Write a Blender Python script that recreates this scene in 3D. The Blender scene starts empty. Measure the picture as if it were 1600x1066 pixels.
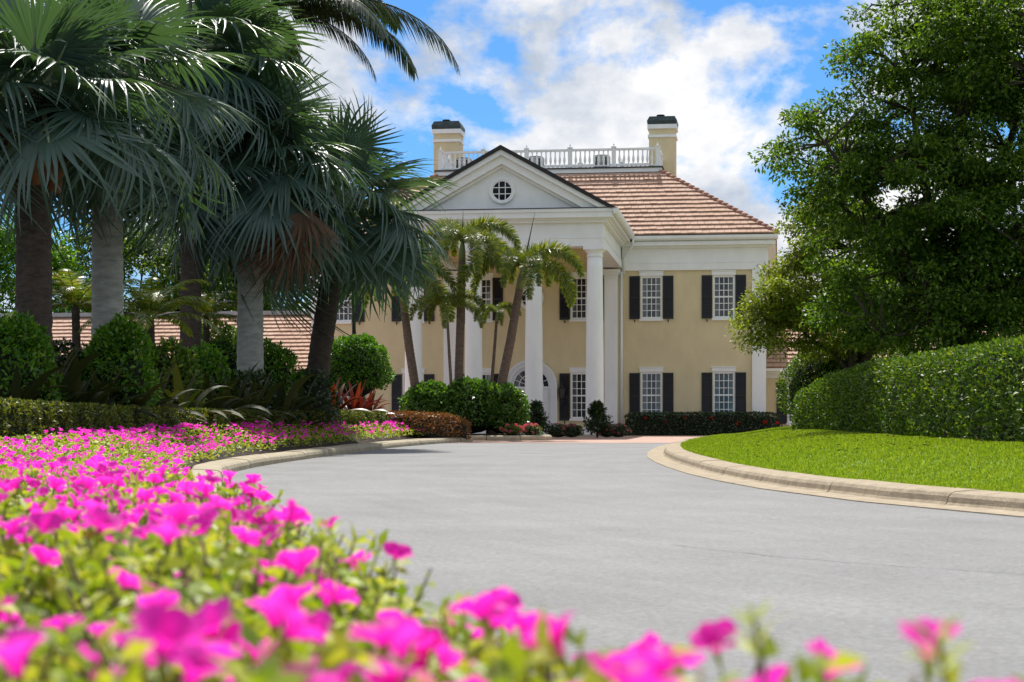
import bpy, math, random
import numpy as np
from mathutils import Vector, Matrix, noise

# ------------------------------------------------------------------ camera, sky, sun, exposure
scene = bpy.context.scene
COL = scene.collection
F_PX, HOR = 3111.0, 720.0                      # focal length and horizon row at 1600 px width
cam_d = bpy.data.cameras.new('camera')
cam_d.lens = F_PX / 1600 * 36
cam_d.sensor_width = 36
cam_d.shift_y = (HOR - 533) / 1600             # rising-front framing, verticals stay vertical
cam_d.clip_start, cam_d.clip_end = 0.1, 5000
cam_d.dof.use_dof = True
cam_d.dof.focus_distance = 60
cam_d.dof.aperture_fstop = 7.6
cam = bpy.data.objects.new('camera', cam_d)
cam.rotation_euler = (math.radians(90), 0, 0)
COL.objects.link(cam)
scene.camera = cam

SUN_EL = math.radians(56)
world = bpy.data.worlds.new('World')
scene.world = world
world.use_nodes = True
wn, wl = world.node_tree.nodes, world.node_tree.links
wn.clear()
w_out = wn.new('ShaderNodeOutputWorld')
w_bg = wn.new('ShaderNodeBackground')
w_bg.inputs['Strength'].default_value = 0.1
sky = wn.new('ShaderNodeTexSky')
sky.sky_type = 'NISHITA'
sky.sun_disc = False
sky.sun_elevation = SUN_EL
sky.sun_rotation = 0
sky.air_density = 1.0
sky.dust_density = 0.2
sky.ozone_density = 3.0
tint = wn.new('ShaderNodeMix'); tint.data_type = 'RGBA'; tint.blend_type = 'MULTIPLY'
tint.inputs['Factor'].default_value = 1.0
tint.inputs['B'].default_value = (0.31, 0.57, 0.83, 1)
tc = wn.new('ShaderNodeTexCoord')
mp = wn.new('ShaderNodeMapping')
mp.inputs['Scale'].default_value = (1, 1, 1.45)
mp.inputs['Location'].default_value = (0.91 + .03, 1.732, -2.437)
def wnoise(scale, detail, rough, dist=0.0):
    n = wn.new('ShaderNodeTexNoise')
    n.inputs['Scale'].default_value = scale
    n.inputs['Detail'].default_value = detail
    n.inputs['Roughness'].default_value = rough
    n.inputs['Distortion'].default_value = dist
    wl.new(mp.outputs[0], n.inputs['Vector'])
    return n
n1 = wnoise(7.6, 11, 0.57, 0.15)
n2 = wnoise(15.0, 7, 0.58)
ramp = wn.new('ShaderNodeValToRGB')
ramp.color_ramp.elements[0].position = 0.42
ramp.color_ramp.elements[1].position = 0.49
shade = wn.new('ShaderNodeValToRGB')
shade.color_ramp.elements[0].position = 0.36
shade.color_ramp.elements[0].color = (3.5, 4.0, 4.8, 1)
shade.color_ramp.elements[1].position = 0.58
shade.color_ramp.elements[1].color = (6.7, 6.7, 6.8, 1)
cmix = wn.new('ShaderNodeMix'); cmix.data_type = 'RGBA'
wl.new(tc.outputs['Generated'], mp.inputs['Vector'])
wl.new(n1.outputs['Fac'], ramp.inputs['Fac'])
wl.new(n2.outputs['Fac'], shade.inputs['Fac'])
wl.new(sky.outputs['Color'], tint.inputs['A'])
wl.new(ramp.outputs['Color'], cmix.inputs['Factor'])
wl.new(tint.outputs['Result'], cmix.inputs['A'])
wl.new(shade.outputs['Color'], cmix.inputs['B'])
wl.new(cmix.outputs['Result'], w_bg.inputs['Color'])
wl.new(w_bg.outputs[0], w_out.inputs['Surface'])

sun_d = bpy.data.lights.new('sun', 'SUN')
sun_d.energy = 4.2
sun_d.angle = math.radians(0.5)
sun_d.color = (1.0, 0.955, 0.87)
sun = bpy.data.objects.new('sun', sun_d)
sun.rotation_euler = (-(math.pi / 2 - SUN_EL), 0, 0)
sun.location = (0, 40, 60)
COL.objects.link(sun)

scene.render.engine = 'CYCLES'
scene.view_settings.view_transform = 'Standard'
scene.view_settings.look = 'None'
scene.view_settings.exposure = 0.58
scene.view_settings.gamma = 1
scene.view_settings.use_curve_mapping = False
scene.cycles.use_denoising = True
scene.cycles.max_bounces = 8
scene.cycles.transparent_max_bounces = 12
scene.cycles.sample_clamp_indirect = 6

# ------------------------------------------------------------------ helpers
RNG = np.random.default_rng(7)
rnd = random.Random(11)

def interp(pts):
    ys = [p[0] for p in pts]; xs = [p[1] for p in pts]
    return lambda y: float(np.interp(y, ys, xs))

def smooth(t):
    t = min(1.0, max(0.0, t))
    return t * t * (3 - 2 * t)

def mat(name, col, rough=0.6, var=0.0, scale=8.0, bump=0.0, bscale=60.0, col2=None, spec=0.4, stretch=None, metallic=0.0):
    m = bpy.data.materials.new(name)
    m.use_nodes = True
    nt = m.node_tree; ns = nt.nodes; ln = nt.links
    b = ns['Principled BSDF']
    b.inputs['Roughness'].default_value = rough
    b.inputs['Specular IOR Level'].default_value = spec
    b.inputs['Metallic'].default_value = metallic
    b.inputs['Base Color'].default_value = (*col, 1)
    t = ns.new('ShaderNodeTexCoord')
    src = t.outputs['Object']
    if stretch:
        mpn = ns.new('ShaderNodeMapping'); mpn.inputs['Scale'].default_value = stretch
        ln.new(src, mpn.inputs['Vector']); src = mpn.outputs[0]
    if var > 0 or col2:
        n = ns.new('ShaderNodeTexNoise')
        n.inputs['Scale'].default_value = scale
        n.inputs['Detail'].default_value = 6
        n.inputs['Roughness'].default_value = 0.62
        ln.new(src, n.inputs['Vector'])
        r = ns.new('ShaderNodeValToRGB')
        r.color_ramp.elements[0].position = 0.3
        r.color_ramp.elements[1].position = 0.7
        c2 = col2 or tuple(min(1, c * (1 + var)) for c in col)
        c1 = col if col2 else tuple(c * (1 - var) for c in col)
        r.color_ramp.elements[0].color = (*c1, 1)
        r.color_ramp.elements[1].color = (*c2, 1)
        ln.new(n.outputs['Fac'], r.inputs['Fac'])
        ln.new(r.outputs['Color'], b.inputs['Base Color'])
    if bump > 0:
        n3 = ns.new('ShaderNodeTexNoise')
        n3.inputs['Scale'].default_value = bscale
        n3.inputs['Detail'].default_value = 4
        ln.new(src, n3.inputs['Vector'])
        bp = ns.new('ShaderNodeBump')
        bp.inputs['Strength'].default_value = bump
        bp.inputs['Distance'].default_value = 0.02
        ln.new(n3.outputs['Fac'], bp.inputs['Height'])
        ln.new(bp.outputs[0], b.inputs['Normal'])
    return m

def leaf_mat(name, cols, trans=0.35, rough=0.42, spec=0.5, tcol=None, big=0.0):
    """foliage: every leaf (mesh island) takes its own tone; thin leaves let light through"""
    m = bpy.data.materials.new(name)
    m.use_nodes = True
    nt = m.node_tree; ns = nt.nodes; ln = nt.links
    b = ns['Principled BSDF']; out = ns['Material Output']
    g = ns.new('ShaderNodeNewGeometry')
    r = ns.new('ShaderNodeValToRGB')
    els = r.color_ramp.elements
    n = len(cols)
    while len(els) < n: els.new(0.5)
    for i, c in enumerate(cols):
        els[i].position = i / max(1, n - 1); els[i].color = (*c, 1)
    if big > 0:
        oi = ns.new('ShaderNodeObjectInfo')
        mx = ns.new('ShaderNodeMix'); mx.data_type = 'FLOAT'
        mx.inputs['Factor'].default_value = big
        ln.new(g.outputs['Random Per Island'], mx.inputs['A'])
        ln.new(oi.outputs['Random'], mx.inputs['B'])
        ln.new(mx.outputs['Result'], r.inputs['Fac'])
    else:
        ln.new(g.outputs['Random Per Island'], r.inputs['Fac'])
    ln.new(r.outputs['Color'], b.inputs['Base Color'])
    b.inputs['Roughness'].default_value = rough
    b.inputs['Specular IOR Level'].default_value = spec
    tr = ns.new('ShaderNodeBsdfTranslucent')
    mul = ns.new('ShaderNodeMix'); mul.data_type = 'RGBA'; mul.blend_type = 'MULTIPLY'
    mul.inputs['Factor'].default_value = 1
    mul.inputs['B'].default_value = (*(tcol or (1.5, 1.5, 0.5)), 1)
    ln.new(r.outputs['Color'], mul.inputs['A'])
    ln.new(mul.outputs['Result'], tr.inputs['Color'])
    ms = ns.new('ShaderNodeMixShader')
    ms.inputs['Fac'].default_value = trans
    ln.new(b.outputs[0], ms.inputs[1]); ln.new(tr.outputs[0], ms.inputs[2])
    ln.new(ms.outputs[0], out.inputs['Surface'])
    return m

def island_mat(name, cols, rough=0.7, bump=0.2, bscale=40, spec=0.3):
    m = mat(name, cols[0], rough, bump=bump, bscale=bscale, spec=spec)
    ns = m.node_tree.nodes; ln = m.node_tree.links
    g = ns.new('ShaderNodeNewGeometry')
    r = ns.new('ShaderNodeValToRGB')
    els = r.color_ramp.elements
    while len(els) < len(cols): els.new(0.5)
    for i, c in enumerate(cols):
        els[i].position = i / (len(cols) - 1); els[i].color = (*c, 1)
    ln.new(g.outputs['Random Per Island'], r.inputs['Fac'])
    ln.new(r.outputs['Color'], ns['Principled BSDF'].inputs['Base Color'])
    return m

def mesh_np(name, V, F, material=None, smooth_=False):
    V = np.asarray(V, dtype=np.float32); F = np.asarray(F, dtype=np.int32)
    me = bpy.data.meshes.new(name)
    k = F.shape[1]
    me.vertices.add(len(V)); me.vertices.foreach_set('co', V.ravel())
    me.loops.add(F.size); me.loops.foreach_set('vertex_index', F.ravel())
    me.polygons.add(len(F))
    me.polygons.foreach_set('loop_start', np.arange(0, F.size, k, dtype=np.int32))
    try: me.polygons.foreach_set('loop_total', np.full(len(F), k, dtype=np.int32))
    except Exception: pass
    if smooth_: me.polygons.foreach_set('use_smooth', np.ones(len(F), dtype=bool))
    if material: me.materials.append(material)
    me.update(calc_edges=True)
    me.validate()
    return me

class MB:
    """collects shapes, builds one mesh"""
    def __init__(s): s.v = []; s.f = []; s.sm = []
    def add(s, verts, faces, sm=False):
        o = len(s.v)
        s.v += [tuple(p) for p in verts]
        s.f += [tuple(o + i for i in f) for f in faces]
        s.sm += [sm] * len(faces)
        return s
    def box(s, x0, x1, y0, y1, z0, z1):
        v = [(x0,y0,z0),(x1,y0,z0),(x1,y1,z0),(x0,y1,z0),(x0,y0,z1),(x1,y0,z1),(x1,y1,z1),(x0,y1,z1)]
        return s.add(v, [(0,3,2,1),(4,5,6,7),(0,1,5,4),(1,2,6,5),(2,3,7,6),(3,0,4,7)])
    def extr(s, poly, y0, y1):                       # polygon in (x,z) pushed along y
        n = len(poly)
        v = [(x, y0, z) for x, z in poly] + [(x, y1, z) for x, z in poly]
        f = [tuple(range(n - 1, -1, -1)), tuple(range(n, 2 * n))]
        f += [(i, (i + 1) % n, n + (i + 1) % n, n + i) for i in range(n)]
        return s.add(v, f)
    def lathe(s, prof, cx=0, cy=0, n=20, cap=True):   # profile of (r,z)
        v = []; f = []
        for r, z in prof:
            for k in range(n):
                a = 2 * math.pi * k / n
                v.append((cx + r * math.cos(a), cy + r * math.sin(a), z))
        for i in range(len(prof) - 1):
            for k in range(n):
                k2 = (k + 1) % n
                f.append((i*n+k, i*n+k2, (i+1)*n+k2, (i+1)*n+k))
        s.add(v, f, True)
        if cap:
            o = len(s.v) - len(v)
            s.f.append(tuple(o + k for k in range(n - 1, -1, -1))); s.sm.append(False)
            s.f.append(tuple(o + (len(prof)-1)*n + k for k in range(n))); s.sm.append(False)
        return s
    def tube(s, pts, radii, n=6, sm=True):
        pts = [Vector(p) for p in pts]
        if not hasattr(radii, '__len__'): radii = [radii] * len(pts)
        v = []; f = []
        up = Vector((0.13, 0.31, 0.94))
        for i, p in enumerate(pts):
            d = (pts[min(i+1, len(pts)-1)] - pts[max(i-1, 0)])
            d = d.normalized() if d.length > 1e-9 else Vector((0,0,1))
            a = d.cross(up)
            if a.length < 0.05: a = d.cross(Vector((1,0,0)))
            a.normalize(); b = d.cross(a)
            for k in range(n):
                t = 2 * math.pi * k / n
                q = p + (a * math.cos(t) + b * math.sin(t)) * radii[i]
                v.append(q[:])
        for i in range(len(pts) - 1):
            for k in range(n):
                k2 = (k + 1) % n
                f.append((i*n+k, i*n+k2, (i+1)*n+k2, (i+1)*n+k))
        f.append(tuple(range(n-1, -1, -1))); f.append(tuple((len(pts)-1)*n + k for k in range(n)))
        return s.add(v, f, sm)
    def mesh(s, name, m):
        me = bpy.data.meshes.new(name)
        me.from_pydata(s.v, [], s.f)
        me.polygons.foreach_set('use_smooth', s.sm)
        if m: me.materials.append(m)
        me.update()
        return me
    def build(s, name, m, parent=None, **kw):
        return put(name, s.mesh(name, m), parent, **kw)

def put(name, me, parent=None, loc=(0,0,0), rot=(0,0,0), scale=(1,1,1)):
    o = bpy.data.objects.new(name, me)
    COL.objects.link(o)
    o.location = loc; o.rotation_euler = rot
    o.scale = scale if hasattr(scale, '__len__') else (scale,) * 3
    if parent: o.parent = parent
    return o

def tag(o, label, cat, group=None, kind=None):
    if label: o['label'] = label
    if cat: o['category'] = cat
    if group: o['group'] = group
    if kind: o['kind'] = kind
    return o

def thing(name, label, cat, loc=(0,0,0), rz=0, group=None):
    return tag(put(name, None, loc=loc, rot=(0,0,rz)), label, cat, group)

def struct(o):
    o['kind'] = 'structure'; return o
def stuff(o):
    o['kind'] = 'stuff'; return o

def unit(a):
    return a / np.maximum(np.linalg.norm(a, axis=1, keepdims=True), 1e-9)

def leaf_geo(P, A, N, L, W, fold=0.2, droop=0.12):
    """one folded diamond leaf for each point: base, side, tip, side"""
    n = len(P)
    A = unit(A); S = unit(np.cross(A, N)); N = np.cross(S, A)
    L = np.broadcast_to(np.asarray(L, float).reshape(-1, 1), (n, 1)); W = np.broadcast_to(np.asarray(W, float).reshape(-1, 1), (n, 1))
    mid = P + A * L * 0.5
    V = np.empty((n, 4, 3))
    V[:, 0] = P
    V[:, 1] = mid + S * W * 0.5 + N * W * fold
    V[:, 2] = P + A * L - N * L * droop
    V[:, 3] = mid - S * W * 0.5 + N * W * fold
    return V.reshape(-1, 3), np.arange(n * 4).reshape(n, 4)

def cat_geo(parts):
    Vs = []; Fs = []; o = 0
    for V, Fc in parts:
        Vs.append(V); Fs.append(Fc + o); o += len(V)
    return np.concatenate(Vs), np.concatenate(Fs)

def rdir(n, rng=RNG):
    return unit(rng.normal(size=(n, 3)))

# ------------------------------------------------------------------ the lie of the land
def zr(y):                                      # road plane climbing gently to the house court
    return min(-0.95 + 0.0244 * y, 1.0)
L_EDGE = interp([(-6,1.5),(-3,1.3),(0,1.0),(1.25,.80),(2.1,.55),(3.1,.26),(4.4,-.03),(6,-.30),(8,-.68),(11,-1.25),(15,-1.95),(20,-2.8),(25,-3.65),(29.5,-4.28),(32,-4.4),(34.5,-4.42),(37,-4.33),(40,-4.15),(44,-3.92),
                 (47.7,-3.68),(51,-3.38),(55,-2.95),(58,-2.52),(60,-2.2),(61.5,-1.8),(62.8,-1.4),(63.3,-1.25),(63.8,-1.25),(64.3,-1.7),(64.8,-2.8),(65.3,-5),(66,-9),(69.6,-20)])
R_EDGE = interp([(5,20),(7,13),(10,9),(14,6.3),(17.9,4.6),(21.1,3.64),(24.6,3.06),(27.5,2.82),(30.5,2.69),(34,2.66),(37.8,2.7),(42,2.85),(47,3.2),(52,3.7),(57,4.33),(63,5.3),(70,6.65),(73,8.2),(75,10.5),(76.5,15),(77.3,24)])
BED_RISE = interp([(-5,.5),(0,.48),(5,.42),(8,.38),(10,.34),(15,.22),(20,.20),(26,.27),(36,.36),(60,.36),(66,.3),(70,.2)])
def bed_z(x, y):
    d = L_EDGE(y) - x - 0.42
    return zr(y) + 0.10 + (BED_RISE(y) - .06 * smooth((x + .40) / .35) * smooth((y - 1.35) / .7)) * smooth(d / (.13 + .97 * smooth((y - 7) / 10))) + 0.035 * max(0, min(d - 1.0, 6)) + 0.03 * noise.noise((x * 1.3, y * 1.3, 2.0))
def lawn_z(x, y):
    d = x - R_EDGE(y) - 0.75
    return zr(y) + 0.14 + 0.36 * smooth(d / 3.4) + 0.02 * noise.noise((x * .8, y * .8, 5.0))
def px_x(px, d): return (px - 800) / F_PX * d
def px_z(py, d): return (HOR - py) / F_PX * d

M_ground = mat('ground_grass', (.045, .085, .02), .95, .35, 3, .4, 30)
M_mulch = mat('mulch', (.035, .022, .015), .95, .6, 26, .9, 55)
M_lawn = mat('lawn_turf', (.085, .17, .010), .9, .3, 2.2, .5, 90, col2=(.15, .25, .018))

def grid_sheet(name, ys, xfun0, xfun1, zf, ts, m):
    V = []; F = []; nc = len(ts)
    for y in ys:
        x0, x1 = xfun0(y), xfun1(y)
        for t in ts:
            x = x0 + (x1 - x0) * t
            V.append((x, y, zf(x, y)))
    for i in range(len(ys) - 1):
        for j in range(nc - 1):
            F.append((i*nc+j, i*nc+j+1, (i+1)*nc+j+1, (i+1)*nc+j))
    return put(name, mesh_np(name, V, F, m, True))

struct(grid_sheet('ground', [-60, -6, 0, 40, 79.9, 84, 200, 1500], lambda y: -900, lambda y: 900, lambda x, y: zr(y) - .04, [0, .45, .5, .55, 1], M_ground))

# asphalt: pale, sun-bleached, with tyre-polished streaks that follow the bend
M_road = bpy.data.materials.new('asphalt'); M_road.use_nodes = True
def road_nodes():
    ns = M_road.node_tree.nodes; ln = M_road.node_tree.links
    b = ns['Principled BSDF']; b.inputs['Roughness'].default_value = .82; b.inputs['Specular IOR Level'].default_value = .3
    t = ns.new('ShaderNodeTexCoord')
    sep = ns.new('ShaderNodeSeparateXYZ'); ln.new(t.outputs['Object'], sep.inputs[0])
    # distance from the centre of the bend -> streaks along the way cars take
    v = ns.new('ShaderNodeVectorMath'); v.operation = 'SUBTRACT'; v.inputs[1].default_value = (46, 33, 0)
    ln.new(t.outputs['Object'], v.inputs[0])
    ln2 = ns.new('ShaderNodeVectorMath'); ln2.operation = 'LENGTH'; ln.new(v.outputs[0], ln2.inputs[0])
    comb = ns.new('ShaderNodeCombineXYZ')
    ln.new(ln2.outputs['Value'], comb.inputs[0])
    my = ns.new('ShaderNodeMath'); my.operation = 'MULTIPLY'; my.inputs[1].default_value = .07; ln.new(sep.outputs['Y'], my.inputs[0]); ln.new(my.outputs[0], comb.inputs[1])
    def nz(scale, detail, vec, rough=.6):
        n = ns.new('ShaderNodeTexNoise'); n.inputs['Scale'].default_value = scale; n.inputs['Detail'].default_value = detail; n.inputs['Roughness'].default_value = rough
        ln.new(vec, n.inputs['Vector']); return n
    a = nz(2.6, 6, comb.outputs[0]); bb = nz(.55, 5, t.outputs['Object']); c = nz(26, 6, t.outputs['Object'], .85)
    def rmp(n, p0, p1, v0, v1):
        m = ns.new('ShaderNodeMapRange'); m.inputs['From Min'].default_value = p0; m.inputs['From Max'].default_value = p1
        m.inputs['To Min'].default_value = v0; m.inputs['To Max'].default_value = v1; ln.new(n.outputs['Fac'], m.inputs['Value']); return m
    r1 = rmp(a, .35, .65, .93, 1.05); r2 = rmp(bb, .3, .7, .86, 1.10); r3 = rmp(c, .25, .75, .45, 1.55)
    m1 = ns.new('ShaderNodeMath'); m1.operation = 'MULTIPLY'; ln.new(r1.outputs[0], m1.inputs[0]); ln.new(r2.outputs[0], m1.inputs[1])
    m2 = ns.new('ShaderNodeMath'); m2.operation = 'MULTIPLY'; ln.new(m1.outputs[0], m2.inputs[0]); ln.new(r3.outputs[0], m2.inputs[1])
    vm = ns.new('ShaderNodeVectorMath'); vm.operation = 'SCALE'; vm.inputs[0].default_value = (.20, .20, .203); ln.new(m2.outputs[0], vm.inputs['Scale'])
    ln.new(vm.outputs[0], b.inputs['Base Color'])
    bp = ns.new('ShaderNodeBump'); bp.inputs['Strength'].default_value = .5; bp.inputs['Distance'].default_value = .01
    ln.new(c.outputs['Fac'], bp.inputs['Height']); ln.new(bp.outputs[0], b.inputs['Normal'])
road_nodes()
road = struct(grid_sheet('road', [-6, 0, 20, 40, 61.2], lambda y: -9, lambda y: 30, lambda x, y: zr(y), [0, .25, .5, 1], M_road))
M_seam = mat('tar_seam', (.11, .11, .115), .8, .4, 20)
def strip(pts, w, zo=.004):
    mb = MB(); V = []; F = []
    for i, (x, y) in enumerate(pts):
        a = pts[max(i-1, 0)]; b = pts[min(i+1, len(pts)-1)]
        d = Vector((b[0]-a[0], b[1]-a[1])).normalized(); nx, ny = -d.y, d.x
        ww = w * (0.6 + .8 * rnd.random())
        for sgn in (-1, 1): V.append((x + nx*ww*sgn/2, y + ny*ww*sgn/2, zr(y + ny*ww*sgn/2) + zo))
    for i in range(len(pts) - 1): F.append((2*i, 2*i+1, 2*i+3, 2*i+2))
    return mb.add(V, F)
sp = [(1.15, 14.2 + .0), (1.45, 13.6), (1.8, 13.0), (2.2, 12.45), (2.65, 12.0), (3.2, 11.45), (4.0, 10.9)]
sp2 = []
for i in range(len(sp) - 1):
    for k in range(6):
        t = k / 6; sp2.append((sp[i][0]*(1-t) + sp[i+1][0]*t + rnd.uniform(-.012,.012), sp[i][1]*(1-t) + sp[i+1][1]*t + rnd.uniform(-.03,.03)))
strip(sp2, .010).build('seam', M_seam, road)
# brick paved court before the house (bricks a pixel or two here: pattern in the material)
M_brick = bpy.data.materials.new('brick_pavers'); M_brick.use_nodes = True
def brick_nodes():
    ns = M_brick.node_tree.nodes; ln = M_brick.node_tree.links
    t = ns.new('ShaderNodeTexCoord'); br = ns.new('ShaderNodeTexBrick'); ln.new(t.outputs['Object'], br.inputs['Vector'])
    br.inputs['Color1'].default_value = (.36, .19, .145, 1); br.inputs['Color2'].default_value = (.48, .30, .235, 1); br.inputs['Mortar'].default_value = (.30, .25, .2, 1)
    br.inputs['Scale'].default_value = 2.2; br.inputs['Mortar Size'].default_value = .02
    ln.new(br.outputs['Color'], ns['Principled BSDF'].inputs['Base Color']); ns['Principled BSDF'].inputs['Roughness'].default_value = .85
brick_nodes()
struct(grid_sheet('brick_court', [61.0, 70, 79.9, 86], lambda y: -25, lambda y: 30, lambda x, y: zr(y) + .006, [0, .3, .5, .7, 1], M_brick))

ys = [y for y in np.arange(-5, 70.01, .5)] + [69.6]
ys = sorted(set(round(y, 3) for y in ys if y <= 69.6))
ts = [0, .004, .01, .018, .028, .04, .055, .075, .1, .13, .17, .22, .3, .45, .7, 1]
struct(grid_sheet('flower_bed_soil', ys, lambda y: L_EDGE(y) - .40, lambda y: -42, bed_z, ts, M_mulch))
ysl = [round(y, 3) for y in np.arange(5, 77.3, .5)]
lawn = struct(grid_sheet('lawn', ysl, lambda y: R_EDGE(y) + .74, lambda y: 55, lawn_z, ts, M_lawn))

# kerbs: separate cast lengths with joints
M_kerb = mat('kerb_concrete', (.27, .23, .16), .9, .28, 5.0, .6, 45, col2=(.45, .39, .28))
M_kerb2 = mat('kerb_concrete_warm', (.25, .20, .14), .9, .28, 6.0, .6, 45, col2=(.42, .345, .24))
def path_len(edge, y0, y1, step=.25):
    pts = []; y = y0
    while y <= y1 + 1e-6: pts.append((edge(y), y)); y += step
    return pts
def kerb(name, pts, prof, seg, m, side, gap=.012):
    """prof: (offset away from road, height); one mesh for each cast length"""
    root = struct(put(name, None))
    s = [0]
    for i in range(1, len(pts)): s.append(s[-1] + math.dist(pts[i], pts[i-1]))
    def at(t):
        t = min(max(t, 0), s[-1]); i = min(max(int(np.searchsorted(s, t)), 1), len(pts) - 1)
        k = (t - s[i-1]) / max(1e-9, s[i] - s[i-1]); a, b = pts[i-1], pts[i]
        i0 = max(i - 3, 0); i1 = min(i + 2, len(pts) - 1)
        d = Vector((pts[i1][0]-pts[i0][0], pts[i1][1]-pts[i0][1])).normalized()
        return Vector((a[0]+(b[0]-a[0])*k, a[1]+(b[1]-a[1])*k)), Vector((-d.y, d.x)) * side
    t = 0
    while t < s[-1] - .1:
        t1 = min(t + seg * rnd.uniform(.92, 1.08), s[-1])
        n = max(2, int((t1 - t) / .3)); V = []; F = []; npf = len(prof)
        dz = rnd.uniform(-.006, .006); dx = rnd.uniform(-.006, .006)
        for i in range(n + 1):
            p, nn = at(t + gap + (t1 - t - 2*gap) * i / n)
            for o, h in prof:
                q = p + nn * (o + dx)
                V.append((q.x, q.y, zr(q.y) + h + (dz if h > .02 else 0)))
        for i in range(n):
            for j in range(npf - 1): F.append((i*npf+j, i*npf+j+1, (i+1)*npf+j+1, (i+1)*npf+j))
        F.append(tuple(range(npf))); F.append(tuple(n*npf + j for j in range(npf-1, -1, -1)))
        MB().add(V, F, False).build('kerb_stone', m, root)
        t = t1
    return root
PROF_L = [(0, -.05), (0, .07), (.02, .12), (.06, .145), (.14, .155), (.40, .165), (.43, .15), (.45, -.02)]
PROF_R = [(0, -.03), (.005, .012), (.36, .02), (.385, .045), (.40, .10), (.43, .135), (.48, .15), (.76, .165), (.79, .15), (.80, -.02)]
kerb('left_kerb', path_len(L_EDGE, 0, 65.9), PROF_L, 1.55, M_kerb, 1)
kerb('right_kerb', path_len(R_EDGE, 7, 76.5), PROF_R, 3.2, M_kerb2, -1)

# ------------------------------------------------------------------ the house
TH = math.atan(417 / F_PX)
Z0 = 1.0
house = thing('mansion', 'two storey yellow stucco mansion with white columned portico and tiled hip roof', 'house', (0, 84, 0), -TH)
def to_world(a, b):
    return (a * math.cos(TH) + b * math.sin(TH), 84 - a * math.sin(TH) + b * math.cos(TH))
AC = .82                                      # axis of the facade
M_stucco = mat('yellow_stucco', (.68, .57, .355), .9, .075, 1.6, .5, 90, stretch=(1, 1, .45))
M_white = mat('white_paint', (.82, .82, .81), .55, .05, 2.2, .12, 40, stretch=(1, 1, .4))
M_whitecol = mat('white_column_paint', (.82, .82, .81), .5, .05, 2.5, stretch=(1, 1, .3))
M_shut = mat('black_shutter_paint', (.012, .012, .016), .45, .2, 5)
M_black = mat('dark_roof_edge', (.012, .011, .012), .5, .2, 8)
M_iron = mat('black_iron', (.012, .012, .012), .4)
M_cream = mat('cream_ceiling', (.66, .55, .36), .8, .04, 2)
M_door = mat('door_paint', (.72, .74, .76), .45, .02, 3)
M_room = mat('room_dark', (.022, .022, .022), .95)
M_curt = mat('curtain_cloth', (.36, .36, .35), .95, .2, 4, stretch=(14, 14, .4))
M_cap = mat('verdigris_cap', (.02, .03, .032), .5, .5, 5, .3, 30, col2=(.045, .07, .07))
M_deck = mat('slate_deck', (.05, .05, .055), .8)
M_tile = island_mat('roof_tile', [(.41, .255, .18), (.455, .295, .215), (.43, .27, .195), (.48, .325, .24), (.44, .28, .205)], .85, .3, 30)
M_tileflat = mat('roof_tile_plain', (.42, .24, .165), .85, .25, 3, .3, 20)
M_hip = island_mat('hip_tile', [(.30, .14, .10), (.42, .22, .16), (.34, .17, .12)], .85, .3, 30)
M_glass = bpy.data.materials.new('window_glass'); M_glass.use_nodes = True
def glass_nodes():
    ns = M_glass.node_tree.nodes; ln = M_glass.node_tree.links; out = ns['Material Output']
    ns.remove(ns['Principled BSDF'])
    t = ns.new('ShaderNodeBsdfTransparent'); t.inputs[0].default_value = (.82, .87, .90, 1)
    g = ns.new('ShaderNodeBsdfGlossy'); g.inputs['Roughness'].default_value = .03
    fr = ns.new('ShaderNodeFresnel'); fr.inputs[0].default_value = 1.5
    m = ns.new('ShaderNodeMixShader'); ln.new(fr.outputs[0], m.inputs[0]); ln.new(t.outputs[0], m.inputs[1]); ln.new(g.outputs[0], m.inputs[2])
    ln.new(m.outputs[0], out.inputs['Surface'])
glass_nodes()

WIN_HI = [(AC + o, 5.94, 7.71) for o in (-8.07, -5.06, -2.12, 2.12, 5.06, 8.07)]
WIN_LO = [(AC + o, 1.77, 3.70) for o in (-8.07, -5.06, -2.12, 2.12, 5.06, 8.07)]
WW = .90                                      # opening width
A0, A1 = AC - 9.45, AC + 9.81

def wall_holes(name, a0, a1, z0, z1, holes, b, m, depth=.35, parent=house):
    xs = sorted({a0, a1, *[h[0] for h in holes], *[h[1] for h in holes]})
    zs = sorted({z0, z1, *[h[2] for h in holes], *[h[3] for h in holes]})
    V = []; F = []; idx = {}
    def vid(x, y, z):
        k = (round(x, 4), round(y, 4), round(z, 4))
        if k not in idx: idx[k] = len(V); V.append(k)
        return idx[k]
    def inside(x, z): return any(h[0] < x < h[1] and h[2] < z < h[3] for h in holes)
    for i in range(len(xs) - 1):
        for j in range(len(zs) - 1):
            if inside((xs[i]+xs[i+1])/2, (zs[j]+zs[j+1])/2): continue
            F.append((vid(xs[i], b, zs[j]), vid(xs[i+1], b, zs[j]), vid(xs[i+1], b, zs[j+1]), vid(xs[i], b, zs[j+1])))
    for h in holes:
        c = [(h[0], h[2]), (h[1], h[2]), (h[1], h[3]), (h[0], h[3])]
        for k in range(4):
            p, q = c[k], c[(k+1) % 4]
            F.append((vid(p[0], b, p[1]), vid(p[0], b+depth, p[1]), vid(q[0], b+depth, q[1]), vid(q[0], b, q[1])))
    return MB().add(V, F).build(name, m, parent)

holes = [(a - WW/2, a + WW/2, z0, z1) for a, z0, z1 in WIN_HI + WIN_LO]
wall_holes('front_wall', A0, A1, Z0 - .3, 8.6, holes, 0, M_stucco)
MB().box(A0, A1, .36, 14, Z0 - .3, 9.2).build('house_body', M_stucco, house)

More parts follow.
